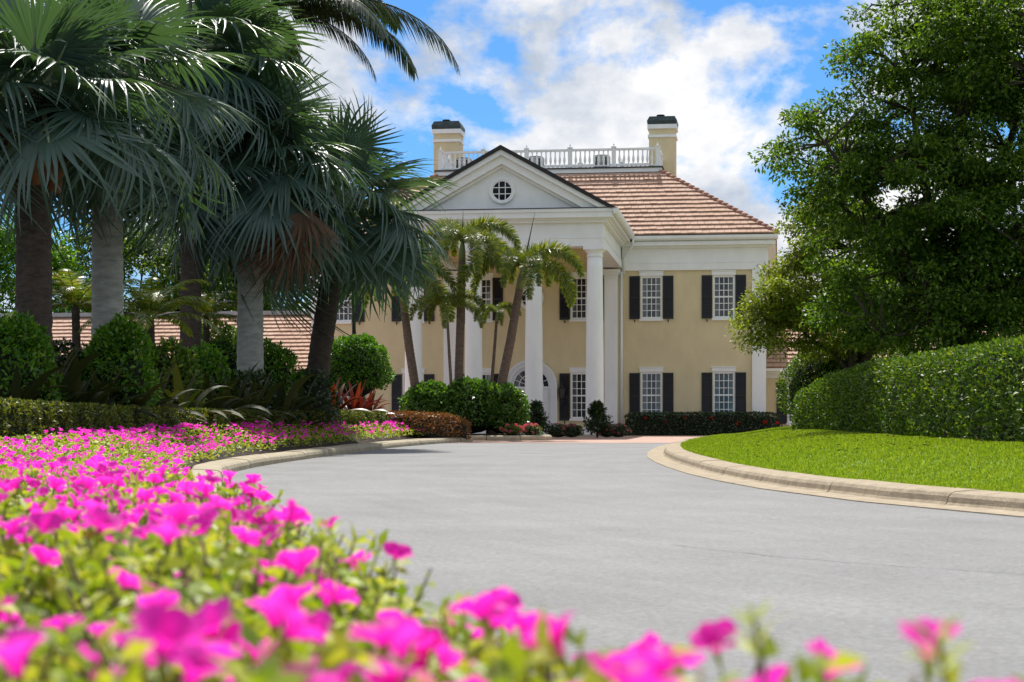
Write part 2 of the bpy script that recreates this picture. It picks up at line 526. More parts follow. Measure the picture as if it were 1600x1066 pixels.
def window_meshes(h):
    hw = WW / 2
    fr = MB()
    fr.box(-hw, -hw+.075, .0, .10, 0, h).box(hw-.075, hw, .0, .10, 0, h).box(-hw+.075, hw-.075, .002, .098, h-.075, h).box(-hw+.075, hw-.075, .002, .098, 0, .07)
    mu = MB()
    for k in range(1, 4):
        x = -hw + .075 + (WW - .15) * k / 4
        mu.box(x-.014, x+.014, .03, .058, .07, h-.075)
    for k in range(1, 6):
        z = .07 + (h - .145) * k / 6
        t = .032 if k == 3 else .014
        mu.box(-hw+.075, hw-.075, .026 if k == 3 else .031, .057, z-t, z+t)
    gl = MB().box(-hw+.07, hw-.07, .062, .068, .06, h-.07)
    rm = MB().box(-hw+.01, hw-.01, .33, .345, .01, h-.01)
    cu = MB()
    for sgn in (-1, 1):
        V = []; F = []
        for i in range(9):
            t = i / 8; x = sgn * (hw - .03 - t * .20); y = .2 + .025 * math.sin(i * 2.2)
            V += [(x, y, .03), (x * (1 if i < 4 else .98), y, h - .03)]
        for i in range(8): F.append((2*i, 2*i+2, 2*i+3, 2*i+1))
        cu.add(V, F, True)
    hd = MB().box(-hw-.05, hw+.05, -.05, .0, h+.012, h+.18).box(-hw-.075, hw+.075, -.08, .0, h+.18, h+.215)
    sl = MB().box(-hw-.05, hw+.05, -.09, .0, -.10, -.012)
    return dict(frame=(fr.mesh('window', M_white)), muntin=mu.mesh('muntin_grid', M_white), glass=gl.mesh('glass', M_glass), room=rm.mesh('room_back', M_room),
                curtain=cu.mesh('curtain', M_curt), lintel=hd.mesh('lintel', M_white), sill=sl.mesh('window_sill', M_white))
def shutter_mesh(h):
    w = .44; mb = MB()
    mb.box(0, .06, -.055, -.01, 0, h).box(w-.06, w, -.055, -.01, 0, h)
    for z0, z1 in ((0, .10), (h*.5-.05, h*.5+.05), (h-.09, h)): mb.box(.06, w-.06, -.053, -.012, z0, z1)
    mb.box(.06, w-.06, -.022, -.012, .1, h-.09)
    for (z0, z1) in ((.1, h*.5-.05), (h*.5+.05, h-.09)):
        n = int((z1 - z0) / .07)
        for k in range(n):
            z = z0 + (k + .5) * (z1 - z0) / n
            mb.add([(.06, -.05, z-.03), (w-.06, -.05, z-.03), (w-.06, -.024, z+.02), (.06, -.024, z+.02)], [(0, 1, 2, 3)])
    return mb.mesh('shutter', M_shut)
W_HI, W_LO = window_meshes(1.77), window_meshes(1.93)
S_HI, S_LO = shutter_mesh(1.80), shutter_mesh(1.98)
DOG = MB().box(-.02, .02, -.07, -.001, -.09, -.02).box(-.012, .03, -.075, -.05, -.14, -.09).mesh('shutter_dog', M_iron)
def place_window(a, z, b, W, S, sz, shutters=(1, 1)):
    w = put('window', W['frame'], house, (a, b, z))
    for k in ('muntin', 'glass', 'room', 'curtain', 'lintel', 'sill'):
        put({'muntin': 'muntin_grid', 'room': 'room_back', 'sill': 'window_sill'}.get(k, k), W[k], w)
    for on, x in zip(shutters, (a - WW/2 - .47, a + WW/2 + .03)):
        if on:
            s = put('shutter', S, house, (x, b, z + sz))
            put('shutter_dog', DOG, s, (.22, 0, 0))
for a, z, _ in WIN_HI: place_window(a, z, 0, W_HI, S_HI, -.02)
for a, z, _ in WIN_LO: place_window(a, z, 0, W_LO, S_LO, -.08)

# corner pilasters and the pilasters that answer the columns
for a in (A0 + .285, A1 - .285): MB().box(a-.285, a+.285, -.12, .3, Z0 - .3, 7.93).box(a-.32, a+.32, -.15, -.02, Z0 - .3, Z0 + .25).build('corner_pilaster', M_whitecol, house)
for sgn in (-1, 1):
    a = AC + sgn * 3.40
    p = MB().box(a-.27, a+.27, -.45, -.002, Z0 - .3, 7.75).build('pilaster', M_whitecol, house)
    MB().box(a-.33, a+.33, -.51, 0, 7.75, 7.84).box(a-.37, a+.37, -.55, 0, 7.84, 7.98).box(a-.30, a+.30, -.48, 0, 7.60, 7.64).build('capital', M_whitecol, p)
    if sgn > 0: MB().tube([(a+.42, -.12, 7.9), (a+.42, -.12, Z0 + .1)], .05, 8).build('downspout', M_white, house)

# wall entablature of the two side bays (front and flanks)
ent = [(7.94, 8.235, .10), (8.25, 8.86, .07), (8.235, 8.25, .115), (8.86, 8.95, .22), (8.95, 9.10, .40), (9.10, 9.14, .36)]
for nm, x0, x1 in (('side_entablature', A0, AC - 3.84), ('side_entablature', AC + 3.84, A1)):
    e = MB()
    for z0, z1, o in ent:
        left = x0 - o if x0 == A0 else x0
        right = x1 + o if x1 == A1 else x1
        e.box(left, right, -o, 14 + o, z0, z1)
    eo = e.build(nm, M_white, house)
    left = x0 - .5 if x0 == A0 else x0 + .5
    right = x1 + .5 if x1 == A1 else x1 - .5
    prof = [(-.41, 9.14), (-.50, 9.16), (-.55, 9.22), (-.56, 9.33), (-.53, 9.345), (-.41, 9.34)]
    g = MB(); V = [(left, y, z) for y, z in prof] + [(right, y, z) for y, z in prof]; n = len(prof)
    g.add(V, [tuple(range(n)), tuple(range(2*n-1, n-1, -1))] + [(i, n+i, n+(i+1) % n, (i+1) % n) for i in range(n)])
    g.build('gutter', M_white, eo)

# portico: floor, columns, entablature, pediment
BF = -8.5                                      # column line
MB().box(AC-4.3, AC+4.3, BF-.6, 0, Z0-.4, Z0-.02).build('portico_floor', mat('portico_stone', (.42, .36, .28), .8, .15, 4), house)
def column_meshes():
    H0, H1 = Z0 + .32, 7.72
    prof = []
    for i in range(15):
        t = i / 14
        r = .345 - .055 * t ** 1.7
        prof.append((r, H0 + (H1 - H0) * t))
    sh = MB().lathe(prof, n=28).mesh('column', M_whitecol)
    ba = MB().box(-.46, .46, -.46, .46, Z0 - .02, Z0 + .13).lathe([(.44, Z0+.13), (.46, Z0+.17), (.45, Z0+.22), (.39, Z0+.25), (.37, Z0+.32)], n=28).mesh('column_base', M_whitecol)
    ca = MB().lathe([(.29, 7.66), (.325, 7.68), (.325, 7.71), (.295, 7.73), (.295, 7.80), (.32, 7.83), (.38, 7.90), (.385, 7.92)], n=28).box(-.40, .40, -.40, .40, 7.92, 8.05).mesh('capital', M_whitecol)
    return sh, ba, ca
csh, cba, cca = column_meshes()
for k in range(4):
    c = put('column', csh, house, (AC + (-1.5 + k) * 2.31, BF, 0))
    put('column_base', cba, c); put('capital', cca, c)
e = MB()
hw = 3.83
for (z0, z1, o) in ((8.05, 8.36, 0), (8.37, 8.93, -.03), (8.355, 8.375, .02)):
    e.box(AC-hw-o, AC+hw+o, BF-.38-o, BF+.38, z0, z1)
    e.box(AC-hw-o, AC-hw+.74, BF+.38, -.001, z0, z1)
    e.box(AC+hw-.74, AC+hw+o, BF+.38, -.001, z0, z1)
for z0, z1, o in ((8.93, 9.02, .14), (9.02, 9.09, .22), (9.09, 9.30, .37), (9.30, 9.42, .42)):
    e.box(AC-hw-o, AC+hw+o, BF-.38-o, -.45 if z0 > 9 else -.22, z0, z1)
eo = e.build('portico_entablature', M_white, house)
for sgn in (-1, 1):
    prof = [(.40, 9.20), (.50, 9.22), (.56, 9.30), (.57, 9.43), (.54, 9.445), (.40, 9.44)]
    n = len(prof); V = [(AC + sgn*(hw + o), BF-.84, z) for o, z in prof] + [(AC + sgn*(hw + o), -.45, z) for o, z in prof]
    MB().add(V, [tuple(range(n)), tuple(range(2*n-1, n-1, -1))] + [(i, n+i, n+(i+1) % n, (i+1) % n) for i in range(n)]).build('gutter', M_white, eo)
MB().box(AC-hw+.74, AC+hw-.74, BF+.38, -.003, 8.30, 8.34).build('portico_ceiling', M_cream, house)
cb = MB()
for k in range(5): cb.box(AC-hw+.745, AC+hw-.745, BF+1.3+k*1.45, BF+1.5+k*1.45, 8.16, 8.299)
cb.box(AC-hw+.745, AC+hw-.745, -.14, -.003, 8.02, 8.299)
cb.build('ceiling_beam', M_cream, house)
MB().tube([(AC+hw+.50, -.52, 9.22), (AC+hw+.50, -.50, 8.98), (AC+hw+.30, -.3, 8.72), (AC+hw+.09, -.12, 8.45), (AC+hw+.09, -.12, 7.8)], .05, 8).build('downspout', M_white, house)
APX, ZC, SL = 11.78, 9.425, .555
def chevron(o1, o2, b0, b1, name, m):
    def w(o): return (APX - o - ZC) / SL
    poly = [(AC - w(o1), ZC), (AC, APX - o1), (AC + w(o1), ZC), (AC + w(o2), ZC), (AC, APX - o2), (AC - w(o2), ZC)]
    V = [(x, b0, z) for x, z in poly] + [(x, b1, z) for x, z in poly]
    F = [(0, 1, 4, 5), (1, 2, 3, 4), (6, 11, 10, 7), (7, 10, 9, 8)] + [(i, 6+i, 6+(i+1) % 6, (i+1) % 6) for i in range(6)]
    return MB().add(V, F).build(name, m, house)
ped = chevron(-.06, .10, BF-.88, 3.2, 'pediment_roof_edge', M_black)
chevron(.103, .30, BF-.80, BF-.3, 'raking_cornice', M_white)
chevron(.303, .62, BF-.66, BF-.3, 'raking_cornice', M_white)
chevron(.623, .74, BF-.50, BF-.3, 'raking_moulding', M_white)
MB().extr([(AC - 4.1, ZC), (AC + 4.1, ZC), (AC, APX - .3)], BF-.36, BF-.30).build('tympanum', M_white, house)
MB().box(AC-hw-.44, AC+hw+.44, BF-.83, BF-.35, 9.426, 9.452).build('cornice_flashing', M_black, house)
MB().extr([(AC - 4.2, 9.43), (AC + 4.2, 9.43), (AC, APX - .12)], BF-.28, 3.2).build('gable_roof', M_tileflat, house)

def ring(mb, cx, z, r0, r1, b0, b1, n=40, a0=0, a1=2*math.pi):
    V = []; F = []
    full = abs(a1 - a0 - 2*math.pi) < 1e-6
    m = n if full else n + 1
    for i in range(m):
        t = a0 + (a1 - a0) * i / n; c, s = math.cos(t), math.sin(t)
        V += [(cx+r0*c, b0, z+r0*s), (cx+r1*c, b0, z+r1*s), (cx+r1*c, b1, z+r1*s), (cx+r0*c, b1, z+r0*s)]
    for i in range(n):
        j = (i + 1) % m
        for k in range(4):
            F.append((4*i+k, 4*i+(k+1) % 4, 4*j+(k+1) % 4, 4*j+k))
    if not full: F += [(3, 2, 1, 0), tuple(4*n+k for k in range(4))]
    mb.add(V, F); return mb
def disc(mb, cx, z, r, b, n=32, a0=0, a1=2*math.pi):
    V = [(cx, b, z)] + [(cx+r*math.cos(a0+(a1-a0)*i/n), b, z+r*math.sin(a0+(a1-a0)*i/n)) for i in range(n+1)]
    return mb.add(V, [(0, i, i+1) for i in range(1, n+1)])
M_darkglass = mat('dark_glass', (.008, .010, .022), .06, spec=.6)
def round_window(cx, z, r, b, name):
    w = ring(MB(), cx, z, r, r+.06, b-.06, b).build(name, M_white, house)
    o = MB(); ring(o, cx, z, r+.06, r+.135, b-.09, b); o.build('surround', M_white, w)
    disc(MB(), cx, z, r+.01, b-.02).build('glass', M_darkglass, w)
    g = MB(); q = r / 3
    h = math.sqrt(r*r - q*q)
    for s in (-1, 1):
        g.box(cx+s*q-.016, cx+s*q+.016, b-.045, b-.025, z-h, z+h); g.box(cx-h, cx+h, b-.044, b-.026, z+s*q-.016, z+s*q+.016)
    g.build('muntin_grid', M_white, w)
round_window(AC, 10.18, .355, BF-.362, 'pediment_window')
round_window(AC, 6.86, .40, -.001, 'round_window')

# arched entrance
ZS = 3.12                                      # springing
dr = MB()
ring(dr, AC, ZS, .86, 1.02, -.20, -.002, 40, 0, math.pi); ring(dr, AC, ZS, 1.02, 1.12, -.26, -.002, 40, 0, math.pi)
for s in (-1, 1):
    x0, x1 = sorted((AC+s*.86, AC+s*1.02)); dr.box(x0, x1, -.20, -.002, Z0, ZS)
    x0, x1 = sorted((AC+s*1.02, AC+s*1.12)); dr.box(x0, x1, -.26, -.002, Z0, ZS)
door = dr.build('entrance_surround', M_door, house)
fl = MB(); ring(fl, AC, ZS, .74, .86, -.10, -.003, 40, 0, math.pi)
fl.box(AC-.86, AC+.86, -.12, -.003, ZS-.10, ZS)
ring(fl, AC, ZS, .20, .235, -.07, -.03, 24, 0, math.pi); ring(fl, AC, ZS, .50, .53, -.068, -.03, 30, 0, math.pi)
for k in range(1, 8):
    t = math.pi * k / 8; d = Vector((math.cos(t), 0, math.sin(t)))
    fl.tube([Vector((AC, -.05, ZS)) + d*.2, Vector((AC, -.05, ZS)) + d*.75], .016, 4, False)
fl.build('fanlight', M_door, door)
disc(MB(), AC, ZS, .75, -.02, 32, 0, math.pi).build('fanlight_glass', M_darkglass, door)
for s in (-1, 1):
    x0, x1 = sorted((AC + s*.005, AC + s*.86))
    d = MB().box(x0, x1, -.07, -.004, Z0, ZS-.10)
    for (p, q) in ((.12, .62), (.72, 1.30), (1.40, 1.92)):
        ring_ = MB
        d.box(x0+.13, x1-.13, -.095, -.07, Z0+p, Z0+q); d.box(x0+.19, x1-.19, -.11, -.095, Z0+p+.06, Z0+q-.06)
    dl = d.build('door_leaf', M_door, door)
    MB().lathe([(.0, 0), (.03, .01), (.035, .04), (.0, .06)], n=10).build('door_knob', mat('brass', (.5, .35, .1), .3, metallic=1), dl, loc=(AC + s*.08, -.08, Z0 + 1.0), rot=(math.pi/2, 0, 0))

# carriage lanterns beside the door (things of their own)
def lantern(a, label):
    x, y = to_world(a, -.02)
    t = thing('wall_lantern', label, 'lantern', (x, y, 0), -TH, 'lanterns beside the entrance door')
    z = 2.35
    MB().box(-.06, .06, -.03, 0, z-.05, z+.28).build('back_plate', M_iron, t)
    MB().tube([(0, -.02, z), (0, -.16, z-.02), (0, -.22, z+.10), (0, -.20, z+.26)], .016, 6).build('arm', M_iron, t)
    MB().lathe([(.05, z+.26), (.09, z+.30), (.135, z+.62), (.15, z+.64)], 0, -.20, 6).build('lantern_glass', mat('lantern_glass', (.10, .10, .10), .2), t)
    c = MB()
    for k in range(6):
        u = 2*math.pi*k/6; c.tube([(.093*math.cos(u), -.20+.093*math.sin(u), z+.29), (.142*math.cos(u), -.20+.142*math.sin(u), z+.64)], .02, 4, False)
    c.build('frame', M_iron, t)
    MB().lathe([(.17, z+.64), (.15, z+.68), (.06, z+.80), (.05, z+.86), (.02, z+.90), (.025, z+.95), (.0, z+.98)], 0, -.20, 8).build('lantern_roof', M_iron, t)
lantern(AC + 1.32, 'black carriage lantern on the wall to the right of the arched door')
lantern(AC - 1.32, 'black carriage lantern on the wall to the left of the arched door')

# main hip roof
EO, EZ, DZ, TI = .52, 9.36, 12.72, 5.1
eA0, eA1, eB0, eB1 = A0 - .45, A1 + .45, -EO, 14 + EO
dA0, dA1, dB0, dB1 = eA0 + TI, eA1 - TI, eB0 + TI, eB1 - TI
roof = MB().add([(eA0, eB0, EZ), (eA1, eB0, EZ), (eA1, eB1, EZ), (eA0, eB1, EZ), (dA0, dB0, DZ), (dA1, dB0, DZ), (dA1, dB1, DZ), (dA0, dB1, DZ)],
    [(0, 1, 5, 4), (1, 2, 6, 5), (2, 3, 7, 6), (3, 0, 4, 7), (4, 5, 6, 7), (3, 2, 1, 0)]).build('hip_roof', M_tileflat, house)
def tile_rows(parent, p0, u, v, W, S, inl, inr, g=.40, tw=.30, skip=None):
    """tiles on a slope: p0 eave start, u along the eave, v up the slope, W eave length, S slope length"""
    p0, u, v = Vector(p0), Vector(u).normalized(), Vector(v).normalized(); n = u.cross(v)
    rows = int(S / g)
    for i in range(rows):
        s0 = i * g; a0 = inl * s0; a1 = W - inr * s0
        V = []; F = []
        x = a0 - (tw/2 if i % 2 else 0)
        while x < a1:
            x0, x1 = max(x, a0) + .006, min(x + tw, a1) - .006
            x += tw
            if x1 - x0 < .04: continue
            if skip and skip((x0+x1)/2, s0): continue
            lift = .10 + rnd.uniform(-.010, .010); th = .065; e0 = s0 + rnd.uniform(-.012, .012)
            q = [p0 + u*x0 + v*e0 + n*lift, p0 + u*x1 + v*e0 + n*lift, p0 + u*x1 + v*(s0+g+.03) + n*.03, p0 + u*x0 + v*(s0+g+.03) + n*.03]
            w = [p - n*th for p in q]
            o = len(V); V += [p[:] for p in q + w]
            F += [(o, o+1, o+2, o+3), (o+5, o+4, o+7, o+6), (o+4, o+5, o+1, o), (o+4, o, o+3, o+7), (o+1, o+5, o+6, o+2)]
        if V: stuff(MB().add(V, F).build('tile_row', M_tile, parent))
run = TI; rise = DZ - EZ; SLN = math.hypot(run, rise)
def in_gable(x, s):                            # covered by the portico gable
    z = EZ + rise * s / SLN; a = eA0 + x
    return z < APX - .1 - SL * abs(a - AC) + .05 and abs(a - AC) < 4.3
tile_rows(roof, (eA0, eB0, EZ + .0), (1, 0, 0), (0, run, rise), eA1 - eA0, SLN, run / SLN, run / SLN, skip=in_gable)
def hip_caps(parent, p, q, step=.33):
    p, q = Vector(p), Vector(q); d = (q - p); n = int(d.length / step); d.normalize()
    mb = MB()
    for i in range(n):
        c = p + d * step * i
        mb.tube([c + Vector((0, 0, .05)), c + d * (step + .05) + Vector((0, 0, .02))], [.125, .09], 8)
    return stuff(mb.build('hip_tiles', M_hip, parent))
hip_caps(roof, (eA1, eB0, EZ), (dA1, dB0, DZ)); hip_caps(roof, (eA0, eB0, EZ), (dA0, dB0, DZ))
MB().box(eA0, eA1, eB0 - .01, eB0 + .03, EZ - .03, EZ + .03).build('drip_edge', M_black, roof)
MB().box(dA0-.06, dA1+.06, dB0-.06, dB1+.06, DZ+.02, DZ+.20).build('deck_fascia', M_white, roof)
MB().box(dA0-.12, dA1+.12, dB0-.12, dB1+.12, DZ+.20, DZ+.26).build('roof_deck', M_deck, roof)

# roof balustrade
bal = put('balustrade', None, house)
ZB = DZ + .26
BAL = MB().lathe([(.035, 0), (.035, .08), (.028, .10), (.05, .20), (.06, .29), (.045, .40), (.026, .50), (.032, .54), (.026, .58), (.036, .66), (.036, .72)], n=8).mesh('baluster', M_white)
POST = MB().box(-.09, .09, -.09, .09, 0, .88).box(-.115, .115, -.115, .115, .88, .92).box(-.105, .105, -.105, .105, 0, .10).lathe([(.04, .92), (.026, .95), (.045, .99), (.035, 1.03), (.010, 1.06), (.0, 1.12)], n=8).mesh('post', M_white)
def bal_run(p, q, bays):
    p, q = Vector(p), Vector(q); d = (q - p) / bays
    ang = math.atan2(d.y, d.x); ln_ = d.length
    rail = MB().box(.1, ln_-.1, -.05, .05, .78, .85).box(.1, ln_-.1, -.035, .035, .75, .78).box(.1, ln_-.1, -.04, .04, .06, .11).mesh('rail', M_white)
    for i in range(bays):
        c = p + d * i
        put('post', POST, bal, c)
        put('rail', rail, bal, c, (0, 0, ang))
        n = max(3, int((ln_ - .3) / .19))
        for k in range(n):
            put('baluster', BAL, bal, c + d.normalized() * (.15 + (ln_ - .3) * (k + .5) / n) + Vector((0, 0, .08)), (0, 0, 0), (1, 1, .97))
i_ = .12
bal_run((dA0+i_, dB0+i_, ZB), (dA1-i_, dB0+i_, ZB), 5)
bal_run((dA1-i_, dB0+i_, ZB), (dA1-i_, dB1-i_, ZB), 2)
bal_run((dA0+i_, dB1-i_, ZB), (dA0+i_, dB0+i_, ZB), 2)
bal_run((dA1-i_, dB1-i_, ZB), (dA0+i_, dB1-i_, ZB), 5)

for s in (-1, 1):                              # chimneys
    a, b, w = AC + s*5.02, 8.9, .60
    ch = MB().box(a-w, a+w, b-w, b+w, 10.5, 15.25).build('chimney', M_stucco, house)
    MB().box(a-w-.05, a+w+.05, b-w-.05, b+w+.05, 14.86, 14.98).box(a-w-.07, a+w+.07, b-w-.07, b+w+.07, 15.25, 15.45).build('chimney_band', M_white, ch)
    c = MB()
    c.add([(a+x*(w+.07), b+y*(w+.07), 15.45) for x, y in ((-1,-1),(1,-1),(1,1),(-1,1))] + [(a+x*(w+.09), b+y*(w+.09), 15.62) for x, y in ((-1,-1),(1,-1),(1,1),(-1,1))] + [(a+x*(w-.02), b+y*(w-.02), 15.83) for x, y in ((-1,-1),(1,-1),(1,1),(-1,1))],
          [(3,2,1,0),(8,9,10,11)] + [(i, (i+1) % 4, 4+(i+1) % 4, 4+i) for i in range(4)] + [(4+i, 4+(i+1) % 4, 8+(i+1) % 4, 8+i) for i in range(4)])
    c.build('chimney_cap', M_cap, ch)
    MB().lathe([(.16, 15.83), (.16, 15.93), (.19, 15.93), (.19, 15.98), (.02, 16.0)], a - .1, b, 10).build('flue', M_cap, ch)
M_unit = mat('grey_metal_unit', (.40, .41, .41), .5, .1, 4)
def roof_unit(a, b, label):                    # condenser units on the flat deck
    x, y = to_world(a, b)
    t = thing('roof_condenser', label, 'air conditioner', (x, y, ZB), -TH, 'condensers on the roof deck')
    MB().box(-.36, .36, -.36, .36, .06, .70).build('casing', M_unit, t)
    for k in range(4): MB().box(-.27+k*.15, -.19+k*.15, -.372, -.361, .16, .62).build('slot', M_iron, t)
    MB().lathe([(.30, .70), (.30, .74), (.05, .78)], n=16).build('fan_guard', M_iron, t)
    MB().box(-.38, .38, -.38, .38, 0, .06).build('base', M_iron, t)
roof_unit(AC + 2.45, 6.0, 'boxy condenser seen through the roof balustrade near the right chimney')
roof_unit(AC - 3.85, 6.0, 'boxy condenser behind the roof balustrade in front of the left chimney')
roof_unit(AC - .55, 6.0, 'boxy condenser behind the roof balustrade, half hidden by the pediment slope')

# low side wings
def wing(a0, a1, outer):
    bw = 2.2
    z_e, z_r, over = 3.92, 6.75, .5
    wins = [a0 + 1.35 + k*3.2 for k in range(int((a1 - a0 - 2) / 3.2) + 1)] if outer > 0 else [a1 - 1.35 - k*3.2 for k in range(int((a1 - a0 - 2) / 3.2) + 1)]
    hl = [(a - WW/2, a + WW/2, 1.62, 3.31) for a in wins]
    wall_holes('wing_wall', a0, a1, Z0 - .3, 3.66, hl, bw, M_stucco)
    MB().box(a0, a1, bw + .36, bw + 9, Z0 - .3, 3.7).build('wing_body', M_stucco, house)
    e = MB()
    for z0, z1, o in ((3.52, 3.70, .05), (3.70, 3.80, .25), (3.80, 3.93, .48)): e.box(a0, a1, bw - o, bw + 9, z0, z1)
    e.build('wing_cornice', M_white, house)
    WM = window_meshes(1.69); SM = shutter_mesh(1.74)
    for a in wins: place_window(a, 1.62, bw, WM, SM, -.05)
    rb = bw + 4.7
    r = MB().extr([(0, 0)] * 0 or [(bw - over, z_e), (rb, z_r), (2*rb - bw + over, z_e)], 0, 1)
    V = [(a0, bw-over, z_e), (a1, bw-over, z_e), (a1, rb, z_r), (a0, rb, z_r), (a1, 2*rb-bw+over, z_e), (a0, 2*rb-bw+over, z_e)]
    ro = MB().add(V, [(0, 1, 2, 3), (3, 2, 4, 5), (1, 4, 2), (0, 3, 5), (0, 5, 4, 1)]).build('wing_roof', M_tileflat, house)
    rn, rs = rb - bw + over, z_r - z_e
    tile_rows(ro, (a0, bw-over, z_e), (1, 0, 0), (0, rn, rs), a1 - a0, math.hypot(rn, rs), 0, 0)
    MB().box(a0, a1, rb - .16, rb + .16, z_r + .02, z_r + .20).build('ridge_cap', mat('ridge_metal', (.32, .33, .35), .6, .1, 3), ro)
wing(A1 + .002, A1 + 17, 1)
wing(A0 - 19, A0 - .002, -1)

# ------------------------------------------------------------------ foliage materials
M_bark = mat('bark', (.05, .038, .028), .95, .4, 9, .8, 30, stretch=(1, 1, .25))
M_core = mat('dark_inner_core', (.010, .014, .006), 1.0, .4, 20, .8, 25)  # solid filler whose colour holds the dark inside of shrubs and hedges
M_oak = leaf_mat('oak_leaves', [(.022, .056, .008), (.055, .115, .014), (.10, .18, .022), (.17, .26, .035)], .46, .5, .3)
M_oak2 = leaf_mat('sunlit_oak_leaves', [(.09, .13, .016), (.15, .20, .022), (.21, .26, .03), (.28, .32, .05)], .46, .5, .35)  # brighter oak leaf tones, the sunlit look is put into the colour
M_hedge = leaf_mat('hedge_leaves', [(.025, .065, .008), (.055, .12, .012), (.10, .18, .016), (.22, .28, .03)], .36, .48, .4)
M_box = leaf_mat('boxwood_leaves', [(.035, .055, .008), (.065, .09, .012), (.11, .14, .018), (.26, .26, .04)], .32, .5, .4)
M_shrub = leaf_mat('bright_shrub_leaves', [(.03, .10, .008), (.055, .16, .010), (.09, .22, .012), (.17, .29, .02)], .40, .45, .45)
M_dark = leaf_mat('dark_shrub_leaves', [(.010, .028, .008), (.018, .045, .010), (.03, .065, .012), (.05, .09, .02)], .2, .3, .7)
M_mound = leaf_mat('glossy_shrub_leaves', [(.025, .075, .012), (.05, .13, .016), (.09, .20, .022), (.18, .29, .04)], .40, .36, .6)
M_copper = leaf_mat('copper_leaves', [(.13, .05, .02), (.22, .09, .03), (.30, .14, .045), (.12, .12, .02)], .3, .45, .4, (1.4, 1.0, .5))
M_flowleaf = leaf_mat('bedding_leaves', [(.16, .25, .022), (.27, .36, .03), (.40, .46, .05), (.56, .54, .12)], .38, .5, .3, (1.3, 1.35, .4))
M_petal = leaf_mat('magenta_petals', [(.92, .02, .52), (.96, .035, .60), (.98, .06, .68)], .50, .55, .2, (1.2, 1.3, 1.2), big=.6)
M_petal_far = M_petal.copy(); M_petal_far.name = 'magenta_petals_distant'
def petal_throat():
    ns = M_petal.node_tree.nodes; ln = M_petal.node_tree.links
    ramp_n = [n for n in ns if n.type == 'VALTORGB'][0]; targets = [(l.to_node, l.to_socket) for l in list(ramp_n.outputs['Color'].links)]
    t = ns.new('ShaderNodeTexCoord'); sx = ns.new('ShaderNodeSeparateXYZ'); ln.new(t.outputs['Object'], sx.inputs[0])
    cb = ns.new('ShaderNodeCombineXYZ'); ln.new(sx.outputs['X'], cb.inputs[0]); ln.new(sx.outputs['Y'], cb.inputs[1])
    le = ns.new('ShaderNodeVectorMath'); le.operation = 'LENGTH'; ln.new(cb.outputs[0], le.inputs[0])
    mr = ns.new('ShaderNodeMapRange'); mr.inputs['From Min'].default_value = .003; mr.inputs['From Max'].default_value = .020; ln.new(le.outputs['Value'], mr.inputs['Value'])
    at = ns.new('ShaderNodeMath'); at.operation = 'ARCTAN2'; ln.new(sx.outputs['Y'], at.inputs[0]); ln.new(sx.outputs['X'], at.inputs[1])
    ml = ns.new('ShaderNodeMath'); ml.operation = 'MULTIPLY'; ml.inputs[1].default_value = 46; ln.new(at.outputs[0], ml.inputs[0])
    sn = ns.new('ShaderNodeMath'); sn.operation = 'SINE'; ln.new(ml.outputs[0], sn.inputs[0])
    vr = ns.new('ShaderNodeMapRange'); vr.inputs['From Min'].default_value = .3; vr.inputs['From Max'].default_value = 1; vr.inputs['To Min'].default_value = 0; vr.inputs['To Max'].default_value = .22; ln.new(sn.outputs[0], vr.inputs['Value'])
    sb = ns.new('ShaderNodeMath'); sb.operation = 'SUBTRACT'; ln.new(mr.outputs[0], sb.inputs[0]); ln.new(vr.outputs[0], sb.inputs[1]); sb.use_clamp = True
    mx = ns.new('ShaderNodeMix'); mx.data_type = 'RGBA'; mx.inputs['A'].default_value = (.70, .008, .36, 1)
    ln.new(sb.outputs[0], mx.inputs['Factor']); ln.new(ramp_n.outputs['Color'], mx.inputs['B'])
    for nd, so in targets: ln.new(mx.outputs['Result'], so)
petal_throat()
M_petal2 = leaf_mat('pink_petals', [(.65, .12, .16), (.75, .22, .25), (.70, .09, .2)], .4, .5, .2, (1.1, 1, 1.1))
M_red = leaf_mat('red_petals', [(.65, .02, .01), (.75, .04, .02)], .35, .5, .2, (1.2, 1, 1))
M_grass = leaf_mat('grass_blades', [(.13, .19, .012), (.21, .30, .016), (.30, .40, .025), (.42, .45, .08)], .35, .45, .3, (1.3, 1.4, .4))

